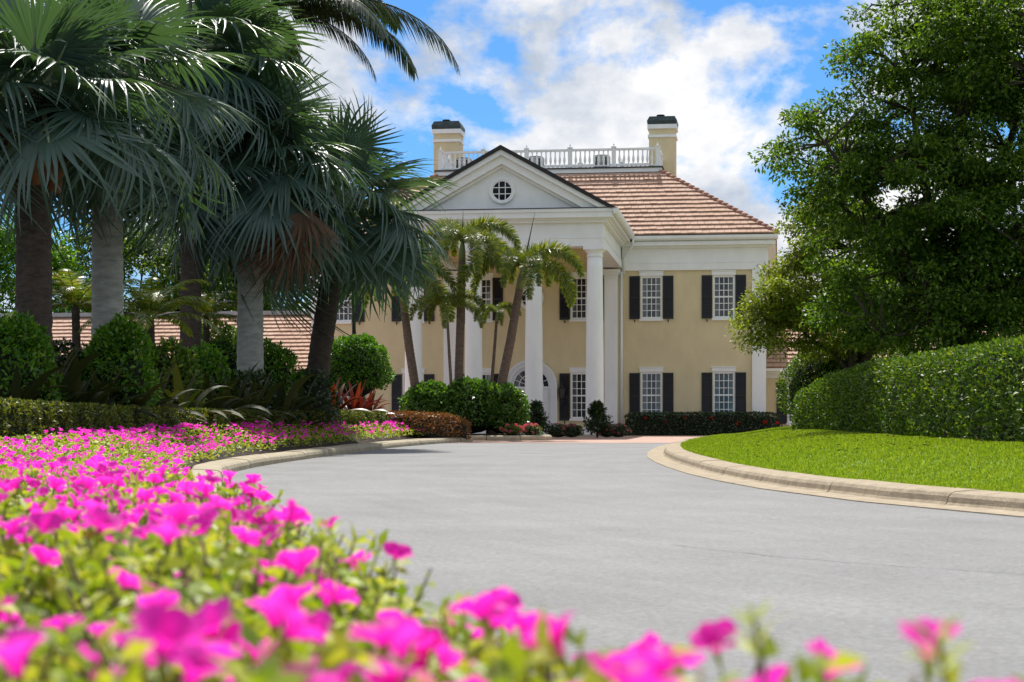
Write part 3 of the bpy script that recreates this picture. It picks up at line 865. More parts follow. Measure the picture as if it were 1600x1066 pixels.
# ------------------------------------------------------------------ broadleaf trees
def broadleaf(name, label, base, trunk_r, fork_z, lobes, ncl, nleaf, leaf, material, seed, group=None, cl_r=.55, cat='tree', nlimb=7):
    """lobes: ellipsoids (cx,cy,cz,rx,ry,rz) in metres round the base; clusters of leaves at twig ends"""
    rng = np.random.default_rng(seed); r2 = random.Random(seed)
    root = thing(name, label, cat, base, 0, group)
    vol = np.array([l[3]*l[4]*l[5] for l in lobes]); vol = vol / vol.sum()
    C = []
    for l, v in zip(lobes, vol):
        n = max(4, int(ncl * v))
        d = rdir(n, rng); rr = rng.uniform(.25, 1, (n, 1)) ** .45
        rr *= 1 + .16 * np.sin(d[:, :1]*7 + seed) * np.cos(d[:, 2:]*6)
        C.append(np.array(l[:3]) + d * rr * np.array(l[3:]))
    C = np.concatenate(C)
    wood = MB()
    fork = Vector((r2.uniform(-.15, .15), r2.uniform(-.15, .15), fork_z))
    wood.tube([(0, 0, -.3), (.02, 0, fork_z*.2), (fork.x*.5, fork.y*.5, fork_z*.6), fork], [trunk_r*1.4, trunk_r*1.05, trunk_r*.95, trunk_r*.85], 10)
    # limbs aim at spread-out cluster centres
    pick = [int(rng.integers(len(C)))]
    for _ in range(nlimb - 1):
        dmin = np.min(np.linalg.norm(C[:, None] - C[pick][None], axis=2), axis=1); pick.append(int(dmin.argmax()))
    nodes = []
    for k in pick:
        tgt = Vector(C[k]); mid = fork.lerp(tgt, .5) + Vector((r2.uniform(-.4, .4), r2.uniform(-.4, .4), .25 * (tgt - fork).length * .4))
        pts = []
        for i in range(9):
            t = i / 8; p = (fork * (1-t)**2 + mid * 2*t*(1-t) + tgt * t*t)
            p += Vector((r2.uniform(-.08, .08), r2.uniform(-.08, .08), r2.uniform(-.08, .08))) * (1 if 0 < i < 8 else 0)
            pts.append(p); nodes.append((p, trunk_r * (.40 * (1-t) + .05)))
        wood.tube(pts, [trunk_r * (.40 * (1 - i/8) + .05) for i in range(9)], 7)
    NP = np.array([n[0][:] for n in nodes])
    for c in C:
        i = int(np.argmin(np.linalg.norm(NP - c, axis=1) + .3 * np.maximum(0, NP[:, 2] - c[2])))
        p = Vector(NP[i]); q = Vector(c); m = p.lerp(q, .5) + Vector((r2.uniform(-.15, .15), r2.uniform(-.15, .15), r2.uniform(0, .25)))
        wood.tube([p, m, q], [min(.045, nodes[i][1]*.6), .026, .010], 5)
    wood.build('trunk', M_bark, root)
    # leaves
    n = len(C) * nleaf
    ci = np.repeat(np.arange(len(C)), nleaf)
    cr = rng.uniform(.6, 1.25, len(C))[ci][:, None] * cl_r
    off = rdir(n, rng) * (rng.uniform(.05, 1, (n, 1)) ** .6) * cr * np.array([1.15, 1.15, .62])
    P = C[ci] + off
    A = unit(off) * .7 + rng.normal(size=(n, 3)) * .6 + np.array([0, 0, -.15])
    N = rng.normal(size=(n, 3)) * .6 + np.array([0, 0, 1.0])
    Ls = rng.uniform(.7, 1.3, n) * leaf
    V, Fc = leaf_geo(P, A, N, Ls, Ls * .48)
    put('crown', mesh_np('crown', V, Fc, material), root)
    return root

def lz(x, y): return lawn_z(x, y) if x > R_EDGE(y) + .8 else zr(y)
x, y = 10.3, 46.0
broadleaf('oak_tree', 'huge dark green live oak filling the right side behind the tall hedge', (x, y, .5), .34, 2.4,
          [(-.6, -.2, 8.7, 2.0, 2.2, 1.6), (1.5, 0, 9.3, 2.5, 2.8, 1.9), (-2.95, -.3, 6.5, 1.55, 1.8, 1.25), (-1.2, -.4, 5.6, 2.3, 2.6, 1.8), (1.7, 0, 6.2, 2.7, 3.0, 2.7), (-1.2, .2, 3.6, 2.3, 2.4, 1.15), (1.2, 0, 3.7, 2.6, 2.6, 1.3), (.2, -.6, 2.5, 3.0, 1.8, .6)],
          880, 165, .122, M_oak, 3, cl_r=.47, nlimb=12)
broadleaf('oak_tree', 'lighter yellow green tree whose branches reach across the right end of the house', (9.6, 56.5, .7), .22, 1.8,
          [(-1.3, 0, 4.1, 1.6, 1.6, 1.25), (-2.15, .2, 3.15, 1.15, 1.2, .75), (.0, 0, 5.4, 1.9, 1.8, 1.3), (-.6, 0, 6.3, 1.0, 1.2, .8), (1.4, 0, 3.9, 2.0, 1.8, 1.3), (-.2, 0, 2.9, 1.6, 1.5, .7)], 430, 160, .11, M_oak2, 5, cl_r=.42)
broadleaf('background_tree', 'leafy green tree beyond the left wing roof at the left edge', (px_x(20, 112), 112, 1), .3, 2.5,
          [(0, 0, 8, 4.6, 3, 5.0)], 190, 100, .30, M_shrub, 9, cl_r=.95)
broadleaf('background_tree', 'dark leafy tree rising behind the left wing roof between palm trunks', (px_x(200, 116), 116, 1), .3, 2.5,
          [(0, 0, 8.2, 4.6, 3, 5.0)], 190, 100, .30, M_hedge, 10, cl_r=.95)
broadleaf('background_tree', 'dark leafy tree behind the left wing roof, right of the dark palm trunk', (px_x(370, 118), 118, 1), .3, 2.5,
          [(0, 0, 8.0, 4.4, 3, 4.6)], 190, 100, .30, M_oak, 13, cl_r=.95)
broadleaf('background_tree', 'leafy tree behind the right wing, seen through gaps under the oak', (px_x(1480, 112), 112, 1), .3, 2.5,
          [(0, 0, 6.5, 6.5, 3, 4.0)], 150, 80, .30, M_hedge, 12, cl_r=1.0)

# ------------------------------------------------------------------ shrubs and hedges
def lump(P, s, seed, amp):
    return np.array([noise.noise((p[0]*s+seed, p[1]*s, p[2]*s)) for p in P])[:, None] * amp

def shrub(name, label, loc, rx, ry, rz, n, leaf, material, seed, group=None, lumpy=.22, cat='shrub', aspect=.5, flowers=None):
    rng = np.random.default_rng(seed)
    root = thing(name, label, cat, loc, 0, group)
    R = np.array([rx, ry, rz])
    d = rdir(n, rng); d[:, 2] = np.where(d[:, 2] < -.55, -d[:, 2], d[:, 2])
    lf = 1 + lump(d, 2.3, seed, lumpy) + lump(d, 6.0, seed + 3, lumpy * .5)
    rr = 1 - .22 * rng.uniform(0, 1, (n, 1)) ** 2
    P = d * lf * rr * R + np.array([0, 0, rz * .92])
    A = d * .55 + rng.normal(size=(n, 3)) * .55 + np.array([0, 0, .25]); N = d * .8 + rng.normal(size=(n, 3)) * .5 + np.array([0, 0, .5])
    Ls = rng.uniform(.65, 1.3, n) * leaf
    V, Fc = leaf_geo(P, A, N, Ls, Ls * aspect)
    put('foliage', mesh_np('foliage', V, Fc, material), root)
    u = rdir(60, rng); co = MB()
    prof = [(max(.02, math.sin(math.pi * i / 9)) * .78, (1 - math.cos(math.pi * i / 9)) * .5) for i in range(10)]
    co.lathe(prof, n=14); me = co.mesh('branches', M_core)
    put('branches', me, root, (0, 0, rz*.12), (0, 0, 0), (rx, ry, rz * 1.58))  # dark solid core added inside the leaf shell, not modelled branches
    if flowers:
        fm, cnt, size = flowers
        k = rng.choice(n, cnt, replace=False)
        for i in k:
            if P[i][2] < rz * .5: continue
            put('blossom', fm, root, P[i] * 1.03, (rng.uniform(-.6, .6), rng.uniform(-.6, .6), rng.uniform(0, 6)), size)
    return root

def hedge(name, label, path, width, tops, base, dens, leaf, material, seed, cat='hedge', aspect=.5, jit=.05, group=None, wav=.05):
    """clipped hedge along a path; tops and base give heights for each path point"""
    rng = np.random.default_rng(seed)
    root = thing(name, label, cat, (path[0][0], path[0][1], base[0]), 0, group)
    o = np.array([path[0][0], path[0][1], base[0]])
    P2 = np.array(path, float); S = np.concatenate([[0], np.cumsum(np.linalg.norm(np.diff(P2, axis=0), axis=1))])
    T = np.array(tops, float); B = np.array(base, float); W = width
    def frame(s):
        x = np.interp(s, S, P2[:, 0]); y = np.interp(s, S, P2[:, 1])
        e = .3
        dx = np.interp(s+e, S, P2[:, 0]) - np.interp(s-e, S, P2[:, 0]); dy = np.interp(s+e, S, P2[:, 1]) - np.interp(s-e, S, P2[:, 1])
        l = np.hypot(dx, dy) + 1e-9
        return x, y, -dy/l, dx/l, np.interp(s, S, T), np.interp(s, S, B)
    Ltot = S[-1]; hmean = float(np.mean(T - B))
    per = 2*hmean + W; n = int(dens * Ltot * per)
    s = rng.uniform(0, Ltot, n); q = rng.uniform(0, per, n)
    # leaves closer to the ends wrap round them
    x, y, nx, ny, zt, zb = frame(s)
    h = zt - zb
    side = np.where(q < hmean, -1, np.where(q < 2*hmean, 1, 0))
    v = np.where(side == -1, q / hmean, np.where(side == 1, (q - hmean) / hmean, 1.0))
    w = np.where(side == 0, (q - 2*hmean) / W * 2 - 1, side)
    endf = np.clip(np.minimum(s, Ltot - s) / (W * .5), 0, 1); taper = np.sqrt(np.clip(1 - (1 - endf)**2, .05, 1))
    rnd_ = np.clip(1 - np.maximum(0, v - .85) * 1.2, .8, 1)
    wv = np.array([noise.noise((a*1.6, b*2.2, seed)) for a, b in zip(s, v*h)]) * wav * 2 + np.array([noise.noise((a*5, b*5, seed+9.)) for a, b in zip(s, v*h + w)]) * wav
    half = (W/2) * taper * rnd_ * w + wv * np.sign(w + 1e-6)
    inn = rng.uniform(0, 1, n)**2 * jit * 2
    half = half - np.sign(half) * np.where(side != 0, inn, 0)
    z = zb + v * h * np.where(endf < 1, .85 + .15*taper, 1) + np.where(side == 0, wv * .35 - inn, 0)
    P = np.stack([x + nx*half, y + ny*half, z], 1) - o
    D = np.stack([nx*side, ny*side, np.where(side == 0, 1.0, .12)], 1)
    A = D * .5 + rng.normal(size=(n, 3)) * .55 + np.array([0, 0, .35]); N = D * .9 + rng.normal(size=(n, 3)) * .45 + np.array([0, 0, .3])
    Ls = rng.uniform(.65, 1.3, n) * leaf
    V, Fc = leaf_geo(P, A, N, Ls, Ls * aspect)
    put('foliage', mesh_np('foliage', V, Fc, material), root)
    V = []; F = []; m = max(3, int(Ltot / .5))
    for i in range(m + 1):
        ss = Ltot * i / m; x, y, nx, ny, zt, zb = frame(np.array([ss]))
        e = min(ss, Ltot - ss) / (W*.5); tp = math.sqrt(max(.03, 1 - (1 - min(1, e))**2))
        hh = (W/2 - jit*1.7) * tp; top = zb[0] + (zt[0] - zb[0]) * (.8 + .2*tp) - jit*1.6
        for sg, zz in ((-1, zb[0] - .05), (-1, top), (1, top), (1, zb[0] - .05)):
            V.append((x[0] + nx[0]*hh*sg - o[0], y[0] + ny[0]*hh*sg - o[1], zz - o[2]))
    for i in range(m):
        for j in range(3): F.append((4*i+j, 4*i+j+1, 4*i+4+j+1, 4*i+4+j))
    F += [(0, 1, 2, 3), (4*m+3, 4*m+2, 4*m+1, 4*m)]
    MB().add(V, F).build('branches', M_core, root)  # dark body added to fill the hedge behind its leaves, not separate branches
    return root

# tall clipped hedge on the right
hp = [(8.3, 20), (7.95, 25), (7.85, 30), (7.95, 36), (8.05, 42), (8.1, 47), (8.05, 50.5), (8.0, 52)]
hb = [lawn_z(a, b) - .02 for a, b in hp]
ht = [1.62, 1.68, 1.76, 1.90, 2.02, 2.02, 1.82, 1.66]
hedge('tall_hedge', 'tall clipped green hedge along the back of the lawn on the right', hp, 1.5, ht, hb, 560, .078, M_hedge, 21, wav=.045, jit=.10)

# low clipped border hedge on the left
lp = [(-7.6, 17), (-7.05, 23), (-6.8, 26), (-6.5, 31), (-6.15, 36), (-5.85, 40.5), (-5.5, 45), (-4.95, 50.5), (-4.3, 56.5), (-3.95, 59)]
lb = [bed_z(a, b) - .02 for a, b in lp]
lt = [.66, .73, .78, .83, .91, 1.0, 1.1, 1.24, 1.38, 1.42]
hedge('border_hedge', 'long low clipped boxwood hedge behind the magenta flowers', lp, .55, lt, lb, 1300, .055, M_box, 22, wav=.06, jit=.035, aspect=.6)
cp = [(-3.9, 59.4), (-2.9, 61), (-2.3, 62.2), (-1.95, 62.9), (-1.85, 63.4)]
hedge('copper_hedge', 'low rounded copper brown hedge at the end of the left flower bed', cp, 1.35, [1.40, 1.42, 1.40, 1.28, 1.0], [bed_z(a, b) - .05 for a, b in cp], 500, .10, M_copper, 23, wav=.07, jit=.06, aspect=.35)

# foundation hedge below the right bay, with red flower heads
def fpt(a, b): return to_world(a, b)
fp = [fpt(a, -1.6) for a in (4.9, 7, 9, 11.2)]
fh = hedge('foundation_hedge', 'dark clipped hedge with red flower heads below the right bay windows', fp, .9, [1.93]*4, [.9]*4, 420, .085, M_dark, 24, wav=.05, jit=.05)
HEAD = None
def flower_head_mesh(material, n=26, seed=1, r=.09):
    rng = np.random.default_rng(seed); d = rdir(n, rng); d[:, 2] = np.abs(d[:, 2])
    V, Fc = leaf_geo(d * r * .4, d, rng.normal(size=(n, 3)), np.full(n, r * .8), np.full(n, r * .55))
    return mesh_np('flower_head', V, Fc, material)
HEAD = flower_head_mesh(M_red)
for a in (5.75, 6.6, 7.35, 8.45, 9.55, 10.6, 11.1):
    X, Y = fpt(a, -2.02)
    put('flower_head', HEAD, fh, (X - fp[0][0], Y - fp[0][1], rnd.uniform(.52, .86)), (rnd.uniform(.2, .9), 0, rnd.uniform(0, 6)), rnd.uniform(.7, 1.2))

gz = lambda x, y: bed_z(x, y)
def at_px(px, d): return px_x(px, d)
# big shrubs in the left border
for (px, d, top, r, n, mt, sd, lab) in [
        (8, 31.2, 492, .80, 5200, M_shrub, 31, 'bright green leafy shrub at the far left below the dark palm trunk'),
        (184, 34.6, 505, .62, 4200, M_shrub, 32, 'bright green leafy shrub at the foot of the pale grey palm trunk nearest the left'),
        (262, 39.5, 542, .72, 4200, M_hedge, 33, 'dark green shrub between the two palm trunks left of centre'),
        (318, 42.5, 545, .66, 3600, M_shrub, 39, 'green shrub hiding the foot of the dark trunk left of the second pale trunk'),
        (345, 52, 512, 1.15, 5200, M_shrub, 34, 'sunlit rounded shrub in front of the wing roof, left of the second pale trunk'),
        (424, 49.5, 538, .70, 3600, M_shrub, 35, 'sunlit small shrub just right of the second pale grey palm trunk'),
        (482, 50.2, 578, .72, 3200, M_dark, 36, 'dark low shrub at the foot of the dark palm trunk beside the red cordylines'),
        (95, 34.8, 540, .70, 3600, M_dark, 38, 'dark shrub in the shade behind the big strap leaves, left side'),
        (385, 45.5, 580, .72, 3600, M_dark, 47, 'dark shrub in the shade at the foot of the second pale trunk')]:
    x = at_px(px, d); b = gz(x, d) - .1; top_z = px_z(top, d); rz = (top_z - b) / 1.92
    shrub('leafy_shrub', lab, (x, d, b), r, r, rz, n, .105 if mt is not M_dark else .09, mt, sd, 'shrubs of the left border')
ball = shrub('round_shrub', 'large round clipped green shrub in front of the left bay of the house', (px_x(555, 61), 61, px_z(628, 61)), 1.06, 1.06, 1.05, 8200, .105, M_shrub, 37, lumpy=.16)
MB().tube([(0, 0, -1.3), (.03, 0, -.4), (0, 0, .4)], [.09, .07, .06], 8).build('trunk', M_bark, ball)

# clipped topiary ball right of the house
shrub('topiary_ball', 'round dark clipped shrub between the house corner and the tall hedge', (px_x(1292, 58), 58, lz(px_x(1292, 58), 58) - .1), 1.42, 1.2, 1.27, 8000, .085, M_hedge, 40, lumpy=.10)
shrub('leafy_shrub', 'loose leafy shrub behind the tall hedge below the oak branches', (px_x(1400, 60), 60, lz(px_x(1400, 60), 60) - .1), 1.9, 1.2, 1.28, 5200, .11, M_oak, 41, lumpy=.3)
shrub('leafy_shrub', 'loose leafy shrub behind the tall hedge at the right edge of the view', (px_x(1560, 58), 58, lz(px_x(1560, 58), 58) - .1), 2.0, 1.2, 1.35, 5200, .11, M_oak, 42, lumpy=.3)

# ------------------------------------------------------------------ palms
M_palmblue = leaf_mat('silver_palm_leaf', [(.034, .074, .066), (.060, .108, .098), (.046, .092, .068), (.10, .15, .138)], .22, .40, .5, (2.2, 2.3, .5), big=.5)
M_palmdead = leaf_mat('dead_palm_leaf', [(.085, .05, .032), (.13, .08, .05), (.165, .105, .065)], .2, .75, .15, (1.1, .95, .7), big=.3)
M_royal = leaf_mat('feather_palm_leaf', [(.018, .035, .014), (.03, .055, .018), (.045, .075, .02)], .22, .35, .6, (1.3, 1.4, .5))
M_foxtail = leaf_mat('foxtail_leaf', [(.05, .10, .012), (.10, .16, .018), (.18, .23, .025), (.34, .30, .06)], .38, .34, .6, (1.3, 1.3, .4))
M_petiole = mat('petiole', (.16, .20, .12), .6, .25, 6)
M_trunk_grey = mat('pale_palm_trunk', (.26, .265, .235), .9, .3, 3, .7, 18, stretch=(1, 1, 3.5))
M_trunk_dark = mat('dark_palm_trunk', (.055, .042, .032), .95, .45, 6, .9, 22, stretch=(1, 1, 2.5))
M_trunk_brown = mat('brown_palm_trunk', (.15, .105, .08), .9, .35, 6, .7, 25, stretch=(1, 1, 3))
M_boot = mat('palm_boot', (.17, .075, .03), .9, .4, 5, .6, 14)
M_fruit = mat('palm_fruit_dark', (.012, .009, .008), .7, .3, 30)
M_crownshaft = mat('crownshaft', (.16, .20, .07), .5, .2, 3)

def fan_mesh(seed, R=1.2, nseg=54, span=146, droop=.25, fold=.28, material=None):
    """costapalmate leaf: pleated blade, segments free in the outer half with hanging tips"""
    r = random.Random(seed); V = []; F = []
    dphi = math.radians(2 * span / nseg)
    ts = [.06, .30, .52, .70, .86, 1.0]
    for k in range(nseg):
        phi = math.radians(-span) + dphi * (k + .5)
        Ls = R * (.82 + .2 * math.cos(phi * .55)) * r.uniform(.93, 1.05)
        dr = droop * r.uniform(.3, 2.1) + .03; tw = r.uniform(-.16, .16)
        if r.random() < .10: dr *= 2.4
        base = len(V)
        for t in ts:
            rad = Ls * t
            hwid = rad * math.sin(dphi / 2) * 1.02 if t <= .52 else Ls * .52 * math.sin(dphi / 2) * max(.03, (1 - t) / .48) ** .62
            bend = max(0, t - .35)
            ang = phi + tw * bend * bend * 2
            c, s = math.cos(ang), math.sin(ang)
            z = -fold * abs(math.sin(phi)) ** 1.2 * rad - dr * Ls * bend ** 1.7 * 1.9 + .10 * R * t * (1 - t) * 2
            rr = rad * (1 - .35 * dr * bend)
            for e in (-1, 0, 1):
                V.append((c*rr - s*e*hwid, s*rr + c*e*hwid, z + (0 if e else -.55 * hwid)))
        for i in range(len(ts) - 1):
            b = base + 3*i
            F += [(b, b+1, b+4, b+3), (b+1, b+2, b+5, b+4)]
    return mesh_np('fan_leaf', V, F, material or M_palmblue)
FANS = [fan_mesh(s, droop=d, fold=f, span=sp) for s, d, f, sp in ((1, .06, .10, 152), (2, .12, .18, 148), (3, .22, .30, 142), (4, .16, .40, 146), (5, .42, .45, 136))]
FAND = fan_mesh(9, droop=.45, fold=.55, span=105, material=M_palmdead)
PET = MB().tube([(-1.0, 0, -.03), (-.5, 0, .01), (0, 0, 0), (.35, 0, .02)], [.050, .035, .026, .012], 6).mesh('petiole', M_petiole)

def frame_rot(d, up):
    """Euler for local +X along d, local +Z near up"""
    d = Vector(d).normalized(); z = Vector(up) - d * Vector(up).dot(d)
    if z.length < 1e-3: z = Vector((1, 0, 0)) - d * d.x
    z.normalize(); y = z.cross(d)
    return Matrix((d, y, z)).transposed().to_euler()

def trunk(parent, pts, radii, m, ringstep=.26, ringamp=.035, seed=1, n=16):
    r = random.Random(seed)
    P = [Vector(p) for p in pts]
    tot = sum((P[i+1] - P[i]).length for i in range(len(P) - 1)); steps = max(8, int(tot / (ringstep / 2)))
    cum = [0]
    for i in range(len(P) - 1): cum.append(cum[-1] + (P[i+1] - P[i]).length)
    pp = []; rr = []
    for i in range(steps + 1):
        s = tot * i / steps; j = max(k for k in range(len(P)) if cum[k] <= s + 1e-9); j = min(j, len(P) - 2)
        t = (s - cum[j]) / (cum[j+1] - cum[j])
        pp.append(P[j].lerp(P[j+1], t)); rr.append((radii[j] * (1-t) + radii[j+1] * t) * (1 + (ringamp if i % 2 else -ringamp) * r.uniform(.3, 1.2)))
    return MB().tube(pp, rr, n).build('trunk', m, parent)

def fan_palm(label, px, d, base_z, crown_py, tr, mtrunk, nleaf, seed, scale=1.0, lean=(0, 0), dead=0, boots=False, fruit=False, low=132):
    r = random.Random(seed); x = px_x(px, d); zc = px_z(crown_py, d) - base_z
    root = thing('fan_palm', label, 'palm tree', (x, d, base_z), 0, 'fan palms of the left border')
    cx, cy = lean
    trunk(root, [(0, 0, -.3), (cx*.2, cy*.2, zc*.35), (cx*.6, cy*.6, zc*.72), (cx, cy, zc*.97)], [tr*1.12, tr, tr*.95, tr*.8], mtrunk, seed=seed)
    c = Vector((cx, cy, zc))
    for k in range(nleaf):
        # golden-angle spiral from upright spear to hanging skirt
        t = (k + .5) / nleaf
        el = math.radians(78 - low * t ** .85) + r.uniform(-.12, .12); az = k * 2.39996 + r.uniform(-.25, .25)
        dd = Vector((math.cos(az)*math.cos(el), math.sin(az)*math.cos(el), math.sin(el)))
        pl = (.95 + .35 * r.random()) * scale
        hub = c + dd * pl + Vector((0, 0, -.10 * pl * t))
        d2 = (dd + Vector((0, 0, -.35 - .35 * t))).normalized()
        me = FANS[min(4, max(0, int(t * 4 + r.uniform(-.9, .9))))]
        up = Vector((0, 0, 1)) + Vector((r.uniform(-.5, .5), r.uniform(-.5, .5), 0)) + dd * .4
        sc = scale * r.uniform(.9, 1.12)
        lf = put('fan_leaf', me, root, hub, frame_rot(d2, up), sc)
        put('petiole', PET, lf, (0, 0, 0), (0, r.uniform(-.12, .02), 0), (pl / sc, 1, 1))
    for k in range(dead):
        hub = c + Vector(((1.0, -1.15, -.75), (.75, -1.0, -1.15), (-.9, -.9, -1.1))[k]) * scale
        lf = put('fan_leaf', FAND, root, hub, frame_rot(Vector(((.75, -.25, -.75), (.35, -.2, -.95), (-.3, -.2, -.95))[k]), Vector((.2, -.6, .8))), scale * .8)
        lf['label'] = 'dry brown hanging leaf'
        put('petiole', PET, lf)
    if boots:
        for k in range(16):
            az = k * 2.4; z = zc * .97 - .75 + .55 * (k / 16); rr = tr * 1.0
            V0 = Vector((math.cos(az), math.sin(az), 0))
            p = c + V0 * rr * .95; p.z = z
            MB().tube([(0, 0, -.25), V0 * .08 + Vector((0, 0, .05)), V0 * .32 + Vector((0, 0, .40))], [.16, .15, .08], 6).build('leaf_boot', M_boot, root, loc=p)
    if fruit:
        rng = np.random.default_rng(seed); mb = MB()
        for k in range(170):
            dv = rdir(1, rng)[0]; p0 = Vector(dv * .12); p1 = Vector(dv * rng.uniform(.28, .46)) + Vector((0, 0, -.10))
            mb.tube([p0, (p0 + p1) * .5, p1], [.012, .012, .009], 4)
        mb.build('fruit_cluster', M_fruit, root, loc=c + Vector(fruit))
    return root

def base_at(px, d): return gz(px_x(px, d), d)
fan_palm('fan palm with dark fibrous trunk and orange leaf bases at the far left', 53, 33.2, base_at(53, 33.2), 190, .305, M_trunk_dark, 26, 51, 1.2, boots=True, fruit=(.45, -.75, .15), low=92)
fan_palm('silver blue fan palm on the thick pale grey trunk nearest the left', 168, 37, base_at(168, 37), 160, .30, M_trunk_grey, 30, 52, 1.36, fruit=(.9, -.5, -.4))
fan_palm('silver blue fan palm on a pale grey trunk, beside a dry brown hanging leaf', 391, 48, base_at(391, 48), 275, .32, M_trunk_grey, 29, 53, 1.42, dead=2, low=124)
fan_palm('fan palm on the dark trunk closest to the house, leaves reaching over the portico', 490, 52.5, base_at(490, 52.5), 345, .30, M_trunk_dark, 27, 54, 1.45, lean=(.8, -.2), low=114)
fan_palm('fan palm on the dark trunk between the two pale trunks, crown high up', 298, 47, base_at(298, 47), 120, .25, M_trunk_dark, 34, 55, 1.5)

def frond_mesh(name, seed, L, el, nleaf, ll, lw, droopr, plume, material, curl=1.0, rach=.022):
    """feather frond growing along +X at elevation el, arching under its weight; leaflets in two ranks or whorled"""
    r = random.Random(seed); V = []; F = []
    N = 14; pts = []; p = Vector((0, 0, 0)); a = el
    for i in range(N + 1):
        pts.append(p.copy()); p = p + Vector((math.cos(a), 0, math.sin(a))) * (L / N); a -= droopr / N * ((.5 + 1.1 * i / N) if plume < 1 else (1.25 - .4 * i / N))
    def pos(t):
        f = t * N; i = min(int(f), N - 1); return pts[i].lerp(pts[i+1], f - i), (pts[i+1] - pts[i]).normalized()
    mb = MB().tube(pts, [rach * (1 - .8 * i / N) for i in range(N + 1)], 5)
    for k in range(nleaf):
        t = .10 + .90 * (k + r.random() * .6) / nleaf
        p, d = pos(min(t, .995)); up = Vector((-d.z, 0, d.x)); sd = Vector((0, 1, 0))
        l = ll * (math.sin(math.pi * min(1, .16 + t * .80)) ** .6) * r.uniform(.85, 1.1)
        th = (1 if k % 2 else -1) * (math.pi / 2)
        th += r.uniform(-plume, plume)
        out = (sd * math.sin(th) + up * math.cos(th) * (1 if plume > .5 else .5))
        dirv = (out + d * ((.55 + .5 * t) if plume < 1 else .45)).normalized(); nrm = d.cross(dirv).normalized()
        w = lw; o = len(mb.v); vv = []
        q = p.copy(); dv = dirv.copy()
        for s, ww in ((0, .35), (.33, 1), (.68, .8), (1, .06)):
            sdv = dv.cross(nrm).normalized()
            vv += [q - sdv * w * ww * .5, q + sdv * w * ww * .5]
            dv = (dv + Vector((0, 0, -.33 * curl))).normalized(); q = q + dv * l * .34
        mb.add([v_[:] for v_ in vv], [(0, 1, 3, 2), (2, 3, 5, 4), (4, 5, 7, 6)])
    return mb.mesh(name, material)

def feather_palm(label, base, pts, radii, mtrunk, fronds, seed, shaft=None, group=None, nup=0, name='feather_palm', spear=None):
    r = random.Random(seed)
    root = thing(name, label, 'palm tree', base, 0, group)
    trunk(root, pts, radii, mtrunk, .14, .03, seed, 12)
    c = Vector(pts[-1])
    if shaft:
        d = (Vector(pts[-1]) - Vector(pts[-2])).normalized()
        MB().tube([c - d * .05, c + d * shaft * .5, c + d * shaft], [radii[-1] * 1.05, radii[-1] * .95, radii[-1] * .5], 10).build('crownshaft', M_crownshaft, root)
        c = c + d * shaft * .85
    for i, (me, az, sc) in enumerate(fronds):
        put('frond', me, root, c, (0, 0, az), sc)
    if spear:
        MB().tube([c, c + Vector((spear[0]*.5, 0, spear[1]*.5)), c + Vector((spear[0], 0, spear[1]))], [.035, .025, .006], 5).build('spear_leaf', M_royal, root)
    return root

# tall feather palm whose crown stands above the frame; its fronds arch down over the sky
RF = [frond_mesh('frond', 60 + k, 4.9, math.radians(e), 230, 1.05, .05, dr, .22, M_royal, 1.0, .04) for k, (e, dr) in enumerate(((62, 1.9), (38, 1.7), (-8, 1.2), (14, 1.5)))]
rx_, rd = px_x(393, 54), 54
rb = gz(rx_, rd); top = px_z(40, rd) - rb
frs = [(RF[3], -.02, 1.18), (RF[3], -.6, .9), (RF[2], .12, .72), (RF[3], .5, 1.0), (RF[2], 2.0, .9), (RF[1], .75, 1.0), (RF[0], .2, 1.0), (RF[0], 2.2, 1), (RF[1], 2.6, 1), (RF[1], 3.6, 1), (RF[2], 3.0, 1), (RF[2], 4.2, 1), (RF[1], 5.0, 1), (RF[0], 4.4, 1), (RF[2], 1.6, 1), (RF[1], -.75, .85)]
feather_palm('tall feather palm behind the fan palms, long fronds arching across the top of the sky', (rx_, rd, rb), [(0, 0, -.3), (.0, 0, 3), (.2, 0, 7.5), (.55, 0, top)], [.22, .21, .2, .16], M_trunk_dark, frs, 61, .6)

# three leaning foxtail palms (and two slim young ones) in the island bed before the portico
FOX = [frond_mesh('frond', 70 + k, 3.1, math.radians(e), 620, .40, .030, dr, 1.6, M_foxtail, .3, .03) for k, (e, dr) in enumerate(((72, 2.55), (56, 2.5), (34, 2.1), (78, 2.9)))]
IY = 67.6
def foxtail(label, px0, px1, py1, tr, sc, n, seed, d=IY, spear=None):
    r = random.Random(seed); x0 = px_x(px0, d); x1 = px_x(px1, d); b = zr(d) + .1; z1 = px_z(py1, d) - b
    dx = x1 - x0
    pts = [(0, 0, -.2), (dx*.30, 0, z1*.30), (dx*.68, 0, z1*.65), (dx, 0, z1)]
    fr = []
    for k in range(n):
        fr.append((FOX[(0, 1, 2, 3, 1, 2)[k % 6]], k * 2.39996 + r.uniform(-.3, .3), sc * r.uniform(.85, 1.1)))
    return feather_palm(label, (x0, d, b), pts, [tr * 1.15, tr, tr * .95, tr * .8], M_trunk_brown, fr, seed, .7 * sc, 'foxtail palms in the island bed', name='foxtail_palm', spear=spear)
foxtail('foxtail palm with upright brown trunk, tallest in the island bed before the portico', 714, 722, 405, .15, .86, 10, 71, spear=(.02, 1.15))
foxtail('foxtail palm leaning right across the portico from the island bed', 768, 812, 450, .165, .94, 11, 72, spear=(.42, 2.0))
foxtail('foxtail palm leaning left, its crown hidden by the fan palm leaves', 660, 630, 470, .16, .85, 10, 73)
foxtail('slim young foxtail palm with low crown left of the upright trunk', 710, 699, 497, .055, .60, 8, 74, d=IY - .4)
